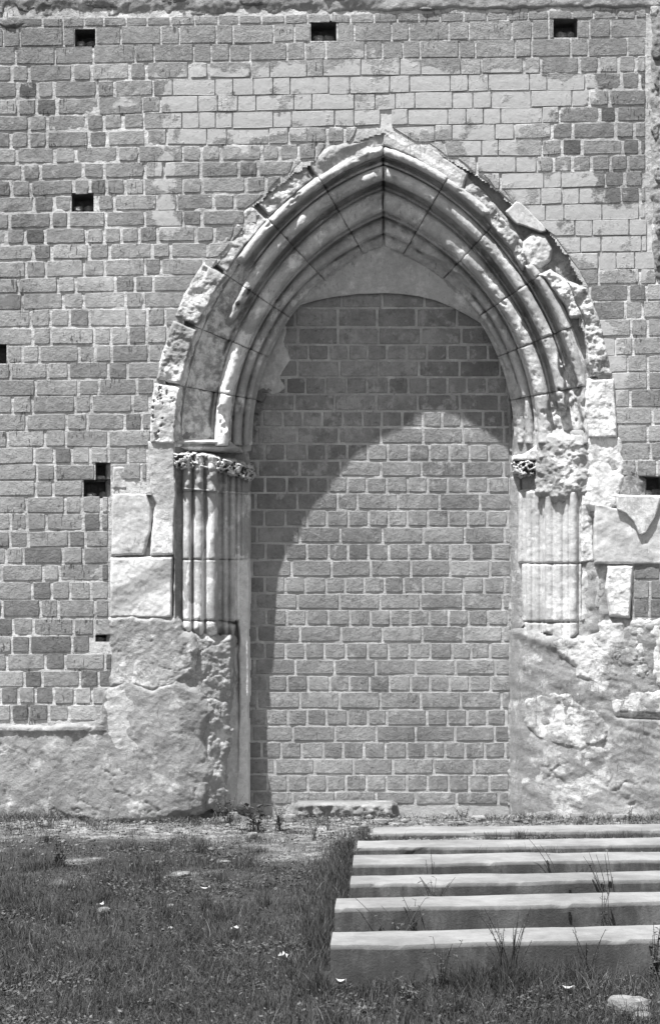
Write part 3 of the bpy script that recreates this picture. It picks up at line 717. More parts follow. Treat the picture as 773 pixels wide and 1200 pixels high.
relief('jamb_block', [(711, 663), (741, 663), (740, 690), (737, 724), (714, 722), (709, 690)], -.03, M['stone'], portal, 1.0, rough=0.0070, edge=1.8, back=.035, seed=275, jag=1, pale_lit=lambda x, y: .8+0*x)
relief('plaster_coat', [(694, 655), (712, 663), (711, 700), (716, 726), (700, 726), (700, 690)], .03, M['rough'], portal, 1.2, crack=.008, rough=0.0083, grow=4, jag=5, edge=5, back=.022, seed=276)
# left facing blocks
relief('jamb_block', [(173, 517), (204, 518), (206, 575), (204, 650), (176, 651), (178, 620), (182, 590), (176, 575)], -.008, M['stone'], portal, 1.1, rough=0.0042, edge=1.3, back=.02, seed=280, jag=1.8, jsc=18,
       pale_lit=lambda x, y: .8*sst(600, 625, y-.5*(x-200)))
relief('jamb_block', [(131, 578), (172, 578), (178, 598), (177, 622), (168, 650), (131, 651)], -.004, M['plaster'], portal, 1.2, rough=0.0042, edge=1.3, back=.02, seed=281, jag=1.5, pale_lit=lambda x, y: .35+0*x)
relief('jamb_block', [(131, 545), (149, 545), (150, 574), (131, 574)], .0, M['stone'], portal, 1.2, rough=0.0070, edge=2.5, back=.02, seed=282, jag=1.5)
relief('jamb_block', [(153, 543), (172, 541), (173, 574), (158, 576), (152, 560)], .004, M['render'], portal, 1.2, rough=0.0077, edge=2.5, back=.02, seed=283, jag=2)
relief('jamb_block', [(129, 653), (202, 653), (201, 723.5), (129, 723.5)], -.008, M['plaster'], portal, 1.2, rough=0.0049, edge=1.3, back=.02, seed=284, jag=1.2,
       pale_lit=lambda x, y: .95*sst(3, 22, np.abs((x-165)*.6+(y-690)*.8)), stain_shade=lambda x, y: .8*sst(22, 6, np.abs((x-165)*.5+(y-686)*.9)))
# ---- lower left pier
def pierL(x, y):
    f = np.interp(x, [120, 222, 232, 237, 241, 258, 264, 272, 276.5, 279, 290, 294], [-.02, -.03, .0, .15, .11, .12, .24, .34, .36, .35, .36, .56])
    top = np.interp(x, [120, 200, 240, 270, 276.5, 279, 290, 294], [-.01, .02, .10, .2, .36, .35, .36, .56])
    return top+(f-top)*sst(800, 850, y)
relief('broken_block', [(132, 727), (205, 727), (212, 744), (222, 746), (228, 760), (218, 790), (200, 800), (178, 806), (150, 800), (132, 802)], lambda x, y: -.012+.02*sst(196, 225, x), M['rough'], portal, 1.2, crack=.008,
       rough=0.0087, rsc=26, blob=0.0014, grow=4, jag=5, edge=5, back=.022, seed=290, pale_lit=lambda x, y: .45*sst(.0, .3, fbm(x, y, 26, 3, 3)), stain_shade=lambda x, y: .6*sst(.05, .4, fbm(x, y, 30, 3, 13)))
relief('broken_block', [(205, 744), (240, 748), (270, 750), (272, 800), (262, 835), (240, 822), (212, 800), (196, 792), (216, 760)], lambda x, y: pierL(x, y)-.02, M['rough'], portal, 1.2, crack=.008,
       rough=0.0139, rsc=20, blob=0.0042, grow=4, jag=5, edge=5, back=.022, seed=291, pale_lit=lambda x, y: .35+0*x)
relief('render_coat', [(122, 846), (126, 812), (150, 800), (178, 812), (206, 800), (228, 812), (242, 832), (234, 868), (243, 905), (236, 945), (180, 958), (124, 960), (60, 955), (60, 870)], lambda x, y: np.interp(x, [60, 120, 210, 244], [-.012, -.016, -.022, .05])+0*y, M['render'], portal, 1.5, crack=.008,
       rough=0.0088, rsc=24, grow=4, jag=5, edge=5, back=.022, seed=292, pale_lit=lambda x, y: .9*gap(x-.15*(y-830)+14*fbm(x, y, 25, 3, 2), 127, 148, 6)*gap(y+10*fbm(x, y, 20, 3, 1), 815, 868, 10))
relief('broken_block', [(232, 820), (262, 826), (266, 860), (260, 900), (262, 940), (240, 944), (234, 900)], lambda x, y: np.interp(x, [230, 246, 264], [.10, .075, .15])+0*y, M['rough'], portal, 1.2, crack=.008,
       rough=0.0119, rsc=12, blob=0.0035, grow=4, jag=5, edge=5, back=.022, seed=293, pale_lit=lambda x, y: .3+0*x)
relief('plaster_reveal', [(258, 790), (276, 760), (280, 945), (256, 945), (262, 900), (264, 850)], lambda x, y: np.interp(x, [254, 262, 272, 282], [.18, .25, .33, .38])+0*y, M['plaster'], portal, 1.3, rough=0.0042, grow=4, jag=5, edge=5, back=.022, seed=294)
relief('jamb_edge', [(277, 655), (291.5, 655), (291.5, 945), (274, 948), (279, 880), (280, 780)], lambda x, y: .355+0*x, M['stone'], portal, 1.1, rough=0.0066, jag=2, jsc=20, edge=2, back=.05, seed=295, pale_lit=lambda x, y: .8+0*x)
relief('render_coat', [(-165, 851), (60, 853), (122, 846), (132, 870), (130, 962), (60, 967), (-165, 968)], lambda x, y: -.012-.012*gap(y, 851, 857, 2), M['render'], portal, 1.7, crack=.008,
       rough=0.0079, rsc=20, grow=4, jag=5, edge=5, back=.022, seed=296, pale_lit=lambda x, y: .8*sst(.15, .5, fbm(x, y, 60, 3, 31))*sst(850, 900, y))
# ---- lower right pier
def pierR(x, y):
    return np.interp(x, [590, 597, 600, 606, 612, 640, 690, 720, 900], [.56, .50, .42, .33, .26, .10, .0, -.02, -.02])+0*y
relief('reveal', [(597, 560), (609, 560), (612, 640), (616, 730), (606, 745), (604, 948), (596, 948)], lambda x, y: np.interp(x, [594, 597, 600, 606, 614], [.56, .51, .45, .37, .31])+0*y, M['render'], portal, 1.2, rough=0.0077, rsc=10, jag=2.5,
       edge=2, back=.03, seed=297, pale_lit=lambda x, y: .35+0*x)
relief('render_coat', [(598, 742), (616, 744), (640, 750), (668, 748), (690, 752), (722, 740), (780, 728), (960, 728), (960, 975), (598, 975)], pierR, M['render'], portal, 1.5, crack=.008,
       rough=0.0065, rsc=20, blob=0, grow=4, jag=5, edge=5, back=.022, seed=298, stain_shade=lambda x, y: .35*sst(60, 20, np.hypot(x-625, y-780)), pale_lit=lambda x, y: .55*sst(.1, .45, fbm(x*.8+y*.5, y*1.2, 30, 4, 57)), mod=lambda x, y: .022*fbm(x*.6+y*.55, (y-x*.5)*1.9, 44, 4, 58)+.04*np.exp(-((y-(838+.04*(x-720)))/3.0)**2)*sst(716, 728, x))
relief('rubble_block', [(618, 822), (634, 813), (655, 816), (668, 810), (676, 826), (700, 836), (713, 856), (706, 870), (680, 876), (652, 874), (628, 862), (614, 846)], lambda x, y: pierR(x, y)-.004, M['rough'], portal, 1.2, crack=.008,
       rough=0.0079, rsc=16, blob=0.0021, grow=4, jag=5, edge=5, back=.022, seed=299, pale_lit=lambda x, y: .50+.6*fbm(x, y, 22, 3, 55))
relief('rubble_block', [(648, 752), (664, 750), (690, 752), (714, 770), (722, 790), (700, 800), (680, 792), (672, 775)], lambda x, y: pierR(x, y)-.008, M['rough'], portal, 1.2, crack=.008, rough=0.0079, rsc=16, blob=0.0028, grow=4, jag=5, edge=5, back=.022,
       seed=300, pale_lit=lambda x, y: .50+.6*fbm(x, y, 22, 3, 55))
relief('rubble_block', [(706, 732), (758, 730), (752, 760), (757, 790), (738, 806), (724, 780), (712, 758)], lambda x, y: pierR(x, y)-.004+.02*np.exp(-((x-733)/5)**2), M['rough'], portal, 1.2, crack=.008, rough=0.0088, rsc=14, grow=4, jag=5, edge=5, back=.022,
       seed=301, pale_lit=lambda x, y: .50+.6*fbm(x, y, 22, 3, 55))
relief('rubble_block', [(764, 732), (800, 728), (800, 800), (770, 800), (766, 770)], lambda x, y: pierR(x, y)-.004, M['rough'], portal, 1.3, rough=0.0079, rsc=14, grow=4, jag=5, edge=5, back=.022, seed=302, pale_lit=lambda x, y: .8+0*x)
relief('rubble_block', [(720, 822), (745, 814), (800, 812), (800, 838), (750, 836), (724, 833)], lambda x, y: pierR(x, y)-.008, M['rough'], portal, 1.2, crack=.008, rough=0.0071, rsc=14, grow=4, jag=5, edge=5, back=.022, seed=303, pale_lit=lambda x, y: .55+0*x)

# ================================================================== THE BRICK INFILL
infill = thing('brick_infill', 'brick blocking wall of alternating header and stretcher courses that fills the pointed archway', 'wall', (float(W3(446., 945, .52)[0]), .52, .05))
YI = .52
gx = np.arange(276, 622, 2.2); gy = np.arange(330, 968, 2.2); GX, GY = np.meshgrid(gx, gy)
gridmesh('mortar_bed', GX, GY, YI+.0045+.0025*fbm(GX, GY, 9, 3, 41)+.002*fbm(GX, GY, 4, 2, 42), np.ones(GX.shape, bool), M['mortar_in'], infill)
JI = [338, 360.8, 383.6, 404, 422.3, 442, 462, 481.7, 500.6, 520, 539.8, 558.7, 577.6, 597.4, 617, 636.5, 656, 675.7, 695, 714, 733, 752.6, 772, 791, 810, 830.5, 850, 869, 888.5, 907.4, 927, 943]
ispec = []
for k in range(len(JI)-1):
    ya, yb = JI[k], JI[k+1]; st = (k % 2 == 0) or k == 1
    off = rnd.uniform(-4, 4)
    x = (252+off) if st else (263+off*.5)
    while x < 604:
        L = rnd.uniform(45.5, 50) if st else rnd.uniform(22, 25.5)
        if rnd.random() < .04 and not st: L *= 2
        if rnd.random() < .05 and st: L *= .5
        a, b = max(x, 288), min(x+L, 601+rnd.uniform(-3, 2))
        x += L
        if b-a < 6: continue
        ym = (ya+yb)/2
        le = float(lower_edge(np.array((a+b)/2)))
        if yb < le+2: continue
        # toothing and plaster at the upper left
        if 375 < ym < 445 and b < 330+8*math.sin(ym): continue
        if 445 <= ym < 500 and b < 305: continue
        j = lambda: rnd.uniform(-.5, .5); g = 1.1
        t = rnd.gauss(0, .10)
        if not st and rnd.random() < .05: t = rnd.uniform(-.32, -.18)
        ispec.append(([[a+g, ya+g+j()], [b-g, ya+g+j()], [b-g, yb-g+j()], [a+g, yb-g+j()]], rnd.randrange(1 << 30), t, YI+rnd.uniform(-.0015, .0015), .16, False))
build_bricks(ispec, 300, M['infill'], infill)
relief('plaster_patch', [(296, 380), (318, 372), (338, 380), (334, 400), (341, 420), (330, 442), (334, 456), (318, 466), (308, 458), (298, 468), (294, 420)], YI-.012, M['plaster'], infill, 1.4, rough=.012, rsc=14, jag=3, edge=3, back=.04, seed=310)
for i, (x, y) in enumerate([(300, 462), (296, 476), (291, 491), (289, 505)]):
    c_, s_ = math.cos(.42), math.sin(.42)
    q = [(x+u*c_-v_*s_, y+u*s_*1+v_*c_) for u, v_ in ((-8, -6), (12, -6), (12, 6), (-8, 6))]
    make_brick(q, 0, 900+i, -.25, M['infill'], infill, YI-.03, .6, False)
relief('mortar_fillet', [(590, 425), (597, 420), (606, 560), (606, 945), (594, 945), (596, 700), (597, 560)], YI-.02, M['render'], infill, 1.3, rough=.02, rsc=10, jag=3, edge=3, back=.04, seed=311)

# ================================================================== GROUND
def gz(x, y):
    x = np.asarray(x, float); y = np.asarray(y, float)
    base = -.135*sst(.3, 5.2, -y)
    near = np.exp(-(np.abs(y+.05)/.30)**2)*.006-.055*sst(.0, .12, y)*sst(-.66, -.5, x)*sst(1.35, 1.2, x)-.03*sst(-.22, -.04, y)*sst(-1.75, -1.65, x)*sst(-.8, -.9, x)
    nz = fbm(x*100, y*100, 95, 4, 70)*.022+fbm(x*100, y*100, 18, 3, 71)*.010
    return base+near*(1+0*x)+nz*np.exp(-np.maximum(np.hypot(x, y+3)-6, 0)*.3)
def axis(lo, hi, st, far):
    c = np.arange(lo, hi+st, st); out = []; d = st; v = hi
    while v < far: d *= 1.35; v += d; out.append(v)
    out2 = []; d = st; v = lo
    while v > -far: d *= 1.35; v -= d; out2.append(v)
    return np.concatenate([out2[::-1], c, out])
ax_ = axis(-3.0, 3.0, .022, 260); ay_ = axis(-7.2, .8, .026, 260)
GX, GY = np.meshgrid(ax_, ay_); GZ = gz(GX, GY)
def grassy(x, y):
    """where turf grows: 1 turf, 0 bare earth and stones"""
    n = fbm(x*100, y*100, 60, 4, 75)
    xl = np.where(x < .3, 1., .55)
    v = sst(.3, 2.3, -y+n*1.5+np.where(x < -.8, .1, 0))
    bare = sst(.15, .5, fbm(x*100, y*70, 38, 4, 78))*sst(4.2, 1.2, -y)
    return np.clip(v-.8*bare, 0, 1)
g = G('earth')
mid = g.noise(9, 7, .7); fine = g.noise(60, 5, .75); gr = g.attr('turf')
c = g.mix(g.step(fine, .4, .62), .09, .19); c = g.mix(g.step(mid, .46, .62), c, .33)
c = g.mix(g.m_('MULTIPLY', gr, .93), c, g.m_('MULTIPLY_ADD', mid, .03, .022))
mat_earth = g.out(c, g.m_('ADD', mid, g.m_('MULTIPLY', fine, .6)), 1., .03)
idx = np.arange(GX.size).reshape(GX.shape)
f = np.stack([idx[:-1, :-1], idx[:-1, 1:], idx[1:, 1:], idx[1:, :-1]], -1).reshape(-1, 4)
mk('ground', np.stack([GX, GY, GZ], -1).reshape(-1, 3), f, mat_earth, None, {'turf': grassy(GX, GY).ravel()}, kind='structure')

# ================================================================== CONCRETE BENCHES
g = G('bench_concrete')
big = g.noise(2.2, 5, .6); mid = g.noise(13, 6, .7); fine = g.noise(120, 4, .7)
c = g.mix(g.step(big, .35, .65), .145, .21); c = g.m_('MULTIPLY', c, g.m_('MULTIPLY_ADD', mid, .9, .55)); c = g.m_('MULTIPLY', c, g.m_('MULTIPLY_ADD', fine, .35, .82))
c = g.mix(g.m_('MULTIPLY', g.attr('face_dark'), g.step(g.noise(5, 6, .7, (1, 1, .35)), .25, .6)), c, .06)
mat_bench = g.out(c, g.m_('ADD', mid, g.m_('MULTIPLY', fine, .5)), .5, .008)
TOPZ = .035
def ray_xy(px, py, z):
    d = (EYE-z)*PX*D/(py-750.); return (px-386.5)*d/(PX*D), d-D
benches = [ # front-left corner px, py ; depth of top px ; label
    (437, 976, 969, 'hindmost concrete bench, right below the rubble foot of the wall, its left end furthest right'),
    (418, 993, 985, 'second concrete bench from the wall, with a chipped front edge at its left end'),
    (413, 1012, 1002, 'third concrete bench from the wall, with a leafy sprig growing before its left half'),
    (410, 1035.5, 1026, 'fourth concrete bench from the wall, with curved dry stalks before its face'),
    (392, 1064, 1052, 'fifth concrete bench from the wall, just behind the front one, jutting left past the fourth'),
    (387, 1107.5, 1092, 'nearest and tallest-looking concrete bench at the edge of the grass')]
bench_tri = []
for bi, (px_, pyf, pyb, lab) in enumerate(benches):
    x0, yf = ray_xy(px_, pyf, TOPZ); _, ybk = ray_xy(px_, pyb, TOPZ); dep = ybk-yf
    ang = math.radians(8.2 if bi > 3 else (6.5 if bi > 1 else 5.6)); ln = 4.2
    H = .30
    ns = 170; prof = []
    # section: (distance back, z) from the bottom front, up, over, down the back
    nf = 14; nt2 = 14
    prof = [(0, TOPZ-H+H*i/nf) for i in range(nf)]
    prof += [(.006, TOPZ-.004)]
    prof += [(.012+(dep-.024)*i/nt2, TOPZ) for i in range(nt2+1)]
    prof += [(dep, TOPZ-.012), (dep, TOPZ-H)]
    prof = np.array(prof); U = np.linspace(0, ln, ns)
    A, B_ = np.meshgrid(U, np.arange(len(prof)), indexing='ij')
    q = prof[:, 0][None, :].repeat(ns, 0); z = prof[:, 1][None, :].repeat(ns, 0)
    e = np.exp(-((q-.01)/.02)**2)*np.exp(-((z-TOPZ)/.02)**2)
    n1 = fbm(A*100, q*100+bi*91, 30, 4, 80+bi); n2 = fbm(A*100, (z+q)*100+bi*37, 7, 3, 90+bi)
    z2 = z+.006*n1+.0018*n2-.010*e*sst(.2, .6, fbm(A*100, 0*A+bi*50, 9, 4, 95+bi)); q2 = q+.006*n1*(q < .02)+.007*e*sst(.2, .6, fbm(A*100, 0*A+bi*50, 9, 4, 95+bi))
    if bi == 1: q2 = q2+np.where((z < TOPZ-.01) & (q < .01), .02*np.clip(fbm(A*100, z*100, 7, 3, 99), 0, 1)*sst(.55, .3, A), 0)
    wx = x0+A*math.cos(ang)+q2*.03; wy = yf+A*math.sin(ang)+q2*math.cos(ang)
    V = np.stack([wx, wy, z2], -1).reshape(-1, 3); gr_ = ((z < TOPZ-.01)*1.).reshape(-1)  # faces below the top edge are coloured darker
    idx = np.arange(A.size).reshape(A.shape)
    f = np.stack([idx[:-1, :-1], idx[1:, :-1], idx[1:, 1:], idx[:-1, 1:]], -1).reshape(-1, 4).tolist()
    f += [tuple(idx[0, :].tolist()), tuple(reversed(idx[-1, :].tolist()))]
    mk('concrete_bench', V, f, mat_bench, None, {'face_dark': gr_}, smooth=False, label=lab, cat='bench', group='concrete benches in rows before the wall')
    bench_tri.append((x0, yf, ang, dep))
    if bi in (3, 4):                      # dark box; its colour stands for the shade in a short drain slot
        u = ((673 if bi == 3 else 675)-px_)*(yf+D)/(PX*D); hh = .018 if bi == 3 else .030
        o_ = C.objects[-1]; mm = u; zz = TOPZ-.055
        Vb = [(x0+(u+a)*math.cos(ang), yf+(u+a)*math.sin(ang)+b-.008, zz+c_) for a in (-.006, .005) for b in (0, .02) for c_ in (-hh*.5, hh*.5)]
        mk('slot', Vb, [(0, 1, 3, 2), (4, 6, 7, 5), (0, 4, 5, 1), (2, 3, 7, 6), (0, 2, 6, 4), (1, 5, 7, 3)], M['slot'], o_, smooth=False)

def under_bench(x, y):
    m = np.zeros(x.shape, bool)
    for x0, yf, a, dep in bench_tri:
        u = (x-x0)*math.cos(a)+(y-yf)*math.sin(a); v_ = (y-yf)-(x-x0)*math.tan(a)
        m |= (u > -.01) & (v_ > -.012) & (v_ < dep+.01)
    return m

# ================================================================== SLAB, STONES, LITTER
def rock(name, cx, cy, cz, sx, sy, sz, seed, mat, label=None, cat=None, group=None, rot=0., flat=.0, parent=None):
    n1, n2 = 22, 14
    u = np.linspace(0, 2*math.pi, n1, endpoint=False); v_ = np.linspace(.02, math.pi-.02, n2)
    U, Vv = np.meshgrid(u, v_)
    p = 2.6
    X = np.cos(U)*np.sin(Vv); Y_ = np.sin(U)*np.sin(Vv); Z = np.cos(Vv)
    rr = (np.abs(X)**p+np.abs(Y_)**p+np.abs(Z)**p)**(-1/p)
    nz = 1+.22*fbm(X*10+Z*7+seed, Y_*10-Z*5, 6, 3, seed)+.1*fbm(X*10+seed, Z*10+Y_*4, 3, 3, seed+1)
    X, Y_, Z = X*rr*nz, Y_*rr*nz, np.minimum(Z*rr*nz, 1-flat)
    x = X*sx; y = Y_*sy; z = Z*sz
    c_, s_ = math.cos(rot), math.sin(rot)
    V = np.stack([cx+x*c_-y*s_, cy+x*s_+y*c_, cz+z], -1).reshape(-1, 3)
    f = [(r*n1+i, (r+1)*n1+i, (r+1)*n1+(i+1) % n1, r*n1+(i+1) % n1) for r in range(n2-1) for i in range(n1)]
    f += [tuple(range(n1)), tuple(reversed(range((n2-1)*n1, n2*n1)))]
    return mk(name, V, f, mat, parent, {'pale_lit': 0., 'stain_shade': 0.}, smooth=False, label=label, cat=cat, group=group)
def at(px, py, z=None):
    """ground point under a seen pixel"""
    y = -1.
    for _ in range(12):
        zz = float(gz(np.array(0.), np.array(y))); d = (EYE-zz)*PX*D/(py-750.); y = d-D
    return (px-386.5)*d/(PX*D), y, zz
# sill slab at the foot of the infill, with its broken lower bed
def slab(name, a, b, yt, yb_, Yf, Yb, label, cat, seed):
    gx = np.arange(a-3, b+3, 1.3); res = []
    rows = [(Yb, yt, 0), (Yf+.04, yt+4, 0)]+[(Yf, y_, 1) for y_ in np.arange(yt+6, yb_+6, 1.3)]
    X = np.repeat(gx[None, :], len(rows), 0); Y_ = np.array([r[0] for r in rows])[:, None]+0*X; PYv = np.array([r[1] for r in rows])[:, None]+0*X
    sd = np.minimum(X-a, b-X)+1.5*fbm(X, PYv, 9, 3, seed)
    Y_ = Y_+.04*fbm(X, PYv, 9, 4, seed+1)*np.array([r[2] for r in rows])[:, None]+.15*np.clip(1-sd/3, 0, 2)+.06*sst(yb_-3, yb_+4, PYv+2*fbm(X, PYv, 14, 3, seed+2))
    V = W3(X, PYv, Y_).reshape(-1, 3); idx = np.arange(X.size).reshape(X.shape)
    f = np.stack([idx[1:, :-1], idx[1:, 1:], idx[:-1, 1:], idx[:-1, :-1]], -1).reshape(-1, 4)
    mk(name, V, f, M['slab'], None, {'pale_lit': .3, 'stain_shade': 0.}, label=label, cat=cat)
slab('stone_slab', 346, 463, 938, 957, .22, .50, 'long flat pale stone slab lying at the foot of the brick infill', 'slab', 410)
stones = [ # px, py, sx, sy, sz, label
    (735, 1186, .075, .07, .055, 'largest pale stone in the dark grass at the front, below the nearest bench'),
    (752, 1197, .04, .04, .03, 'small pale stone touching the largest front stone on its right'),
    (502, 956, .03, .03, .028, 'dark rounded cobble under the brick infill, right of the long slab'),
    (296, 981, .035, .03, .03, 'bright stone in the weeds below the bright left jamb edge'),
    (335, 962, .07, .06, .045, 'pale broken block just left of the long slab'),
    (322, 945, .045, .05, .05, 'pale upright chunk leaning in the left corner of the infill foot'),
    (283, 951, .045, .04, .05, 'pale lump at the foot of the bright left jamb edge'),
    (262, 1012, .04, .03, .02, 'half-buried pale stone in the turf left of the benches'),
    (212, 1026, .06, .04, .02, 'broad flat pale stone lying in the grass below the left pier'),
    (185, 1012, .03, .03, .016, 'flat stone behind the broad flat one in the grass'),
    (122, 1068, .03, .03, .02, 'small round pale stone alone in the left turf'),
    (200, 1063, .02, .02, .015, 'tiny pale pebble in the middle of the left turf'),
    (478, 958, .06, .05, .045, 'angular pale stone against the infill foot, left of the dark cobble'),
    (530, 955, .08, .05, .04, 'long low pale stone against the infill foot, right of the dark cobble'),
    (575, 953, .05, .05, .05, 'pale lump in the right corner of the infill foot'),
    (446, 966, .05, .05, .035, 'rough stone at the right end of the long slab'),
    (560, 962, .06, .05, .035, 'low grey stone behind the hindmost bench, left of the right pier'),
    (613, 950, .05, .06, .05, 'dark hollowed stone at the foot of the right pier'),
    (655, 955, .07, .05, .05, 'broad pale stone at the foot of the right pier, right of the dark one'),
    (705, 958, .05, .04, .035, 'grey stone at the foot of the right pier beside the dry stalks')]
for i, (px_, py_, a, b, c_, lb) in enumerate(stones):
    x, y, z = at(px_, py_)
    if y > .1 and not (300 < px_ < 600): y = -.04; z = float(gz(np.array(x), np.array(y)))
    rock('loose_stone', x, y, z+c_*.25, a, b, c_, 500+i*3, M['slab'] if i not in (2, 17) else M['rubble'], lb, 'stone', 'loose stones lying in the grass', rot=i*1.3, flat=.25)
for i, (a, b, c_, d_) in enumerate(HOLES):
    if a < 0: continue
    s_ = (D+.07)/D
    for q in range(2 if b-a > 20 else 1):
        rock('hole_debris', ((a+(b-a)*(.3+.45*q))-386.5)/PX*s_, .07+.03*q, EYE+(750-d_)/PX*s_+.012, .032, .04, .022+.012*q, 800+i*5+q, M['rubble'], rot=i+q, flat=.1, parent=wall)
# gravel and crumbs of mortar along the foot of the wall
rs = np.random.RandomState(3)
def scatter(n, fx, size, name, mat, seed):
    r_ = np.random.RandomState(seed); x, y, s = fx(r_, n)
    ok = ~under_bench(x, y); x, y, s = x[ok], y[ok], s[ok]; n = len(x)
    base = np.array([(1, 0, 0), (-1, 0, 0), (0, 1, 0), (0, -1, 0), (0, 0, .8), (0, 0, -.8), (.7, .7, .3), (-.7, .6, .2)])
    fc = np.array([(0, 6, 4), (6, 2, 4), (2, 7, 4), (7, 1, 4), (1, 3, 4), (3, 0, 4), (0, 3, 5), (3, 1, 5), (1, 7, 5), (7, 2, 5), (2, 6, 5), (6, 0, 5)])
    P = base[None]*(1+r_.uniform(-.3, .3, (n, 8, 3)))*s[:, None, None]
    a = r_.uniform(0, 6.3, n); c_, s_ = np.cos(a)[:, None], np.sin(a)[:, None]
    X = P[..., 0]*c_-P[..., 1]*s_; Y_ = P[..., 0]*s_+P[..., 1]*c_
    V = np.stack([X+x[:, None], Y_+y[:, None], P[..., 2]*.8+gz(x, y)[:, None]+s[:, None]*.2], -1).reshape(-1, 3)
    F = (fc[None]+8*np.arange(n)[:, None, None]).reshape(-1, 3)
    return mk(name, V, F, mat, None, smooth=False, kind='stuff', label='pale crumbs of stone and mortar scattered along the foot of the wall', cat='gravel')
def fg(r_, n):
    y = .05-np.abs(r_.normal(0, .75, n)); x = r_.uniform(-2.9, 2.9, n)
    k = (x > -.65) & (x < 1.3); y = np.where(k & (r_.rand(n) < .35), r_.uniform(-.05, .5, n), y)
    return x, y, r_.gamma(1.3, .0045, n)+.002
scatter(3500, fg, 0, 'gravel', M['slab'], 5)

# ================================================================== GRASS AND WEEDS
g = G('grass')
c = g.m_('MULTIPLY', .052, g.m_('ADD', 1, g.attr('tone')))
c = g.m_('MULTIPLY', c, g.m_('MULTIPLY_ADD', g.noise(1.6, 4, .6), .9, .5))
mat_grass = g.out(c, None); g.b.inputs['Roughness'].default_value = .7
def blades(n, fx, seed, name, label, wid=.0022, segs=3, cat='grass', parent=None, kind='stuff', tone=None):
    r_ = np.random.RandomState(seed); x, y, h, lean = fx(r_, n)
    ok = ~under_bench(x, y); x, y, h, lean = x[ok], y[ok], h[ok], lean[ok]; n = len(x)
    a = r_.uniform(0, 2*math.pi, n); dx, dy = np.cos(a), np.sin(a)
    fa = r_.uniform(0, math.pi, n); wx, wy = np.cos(fa)*wid, np.sin(fa)*wid
    z0 = gz(x, y)-.005
    V = np.zeros((n, 2*segs+1, 3)); 
    for s in range(segs+1):
        t = s/segs; off = lean*h*t*t; zz = z0+h*t*(1-.35*lean*t)
        cx_, cy_ = x+dx*off, y+dy*off; w_ = (1-t)**.6
        if s < segs:
            V[:, 2*s] = np.stack([cx_-wx*w_, cy_-wy*w_, zz], -1); V[:, 2*s+1] = np.stack([cx_+wx*w_, cy_+wy*w_, zz], -1)
        else: V[:, 2*s] = np.stack([cx_, cy_, zz], -1)
    k = 2*segs+1; F = []
    for s in range(segs-1): F += [(2*s, 2*s+1, 2*s+3), (2*s, 2*s+3, 2*s+2)]
    F.append((2*segs-2, 2*segs-1, 2*segs)); F = np.array(F)
    FF = (F[None]+k*np.arange(n)[:, None, None]).reshape(-1, 3)
    tn = r_.normal(-.1, .3, n) if tone is None else r_.normal(tone, .3, n)
    dry = r_.rand(n) < .035; tn = np.where(dry, r_.uniform(.7, 3.2, n), tn)
    return mk(name, V.reshape(-1, 3), FF, mat_grass, None, {'tone': np.repeat(tn, k)}, smooth=False, kind=kind, label=label, cat=cat)
def turf(r_, n):
    # evenly in seen area: more blades where the ground is near
    y = -r_.uniform(.15, 6.9, n)**1.0; x = r_.uniform(-1, 1, n)*(2.65*(D+y)/D+.25)
    den = grassy(x, y)*(.35+.65*sst(.5, 3., -y))*(.55+.45*sst(-.3, .3, fbm(x*100, y*100, 40, 3, 88)))
    k = r_.rand(n) < den; x, y = x[k], y[k]; n = len(x)
    h = (.012+.040*r_.rand(n)**2.6)*(.7+.6*sst(-.4, .5, fbm(x*100, y*100, 55, 3, 89)))*(.55+.6*sst(1, 4.5, -y))
    near = under_bench(x, y+.10) | under_bench(x, y+.05)
    h = h*np.where(near, 1.25, 1)
    return x, y, h, r_.uniform(.2, 1.5, n)
blades(620000, turf, 21, 'turf', 'short dark turf covering the ground before the wall', .0014, segs=2)
def tuft(r_, n):
    nc = 420; cy = -r_.uniform(.1, 6.6, nc)**1.0; cx_ = r_.uniform(-1, 1, nc)*(2.6*(D+cy)/D+.2)
    i = r_.randint(0, nc, n); sp = r_.uniform(.02, .10, nc)[i]
    x = cx_[i]+r_.normal(0, 1, n)*sp; y = cy[i]+r_.normal(0, 1, n)*sp
    hh = r_.uniform(.04, .12, nc)[i]*(.4+.6*sst(.2, 2.5, -y)+.1); return x, y, hh*r_.uniform(.4, 1.1, n), r_.uniform(.1, .7, n)
blades(42000, tuft, 22, 'tall_grass', 'scattered taller tufts of grass standing out of the turf', .0015, tone=.15)
def foot(r_, n):
    x = r_.uniform(-2.9, 2.9, n); y = -r_.gamma(1.5, .12, n)+.03
    k = fbm(x*100, y*100, 30, 3, 60) > -.05; k |= r_.rand(n) < .25; k &= (r_.rand(n) < .2) | (x < -.6) | (x > 1.3)
    x, y = x[k], y[k]; n = len(x); return x, y, r_.uniform(.015, .08, n), r_.uniform(.2, 1.2, n)
def skirt(r_, n):
    i = r_.choice([5, 5, 5, 5, 5, 4, 4, 3, 2, 1, 0], n); u = r_.uniform(-.15, 2.6, n); o = np.abs(r_.normal(0, 1, n))
    T_ = np.array([(a, b, math.cos(c_), math.sin(c_)) for a, b, c_, d_ in bench_tri])[i]
    o = np.where(i == 5, .02+o*.16, .02+o*.05); x = T_[:, 0]+u*T_[:, 2]; y = T_[:, 1]+u*T_[:, 3]-o
    cl = fbm(u*100, i*40., 26, 3, 66); h = np.where(i == 5, .04+.10*sst(-.3, .5, cl), .02+.04*sst(0, .5, cl))
    k = r_.rand(n) < np.where(i == 5, 1., np.where(i < 2, .05, .12)+np.where(i < 2, .3, .8)*sst(.05, .4, cl)); return x[k], y[k], (h*r_.uniform(.4, 1.2, n))[k], r_.uniform(.1, 1., n)[k]
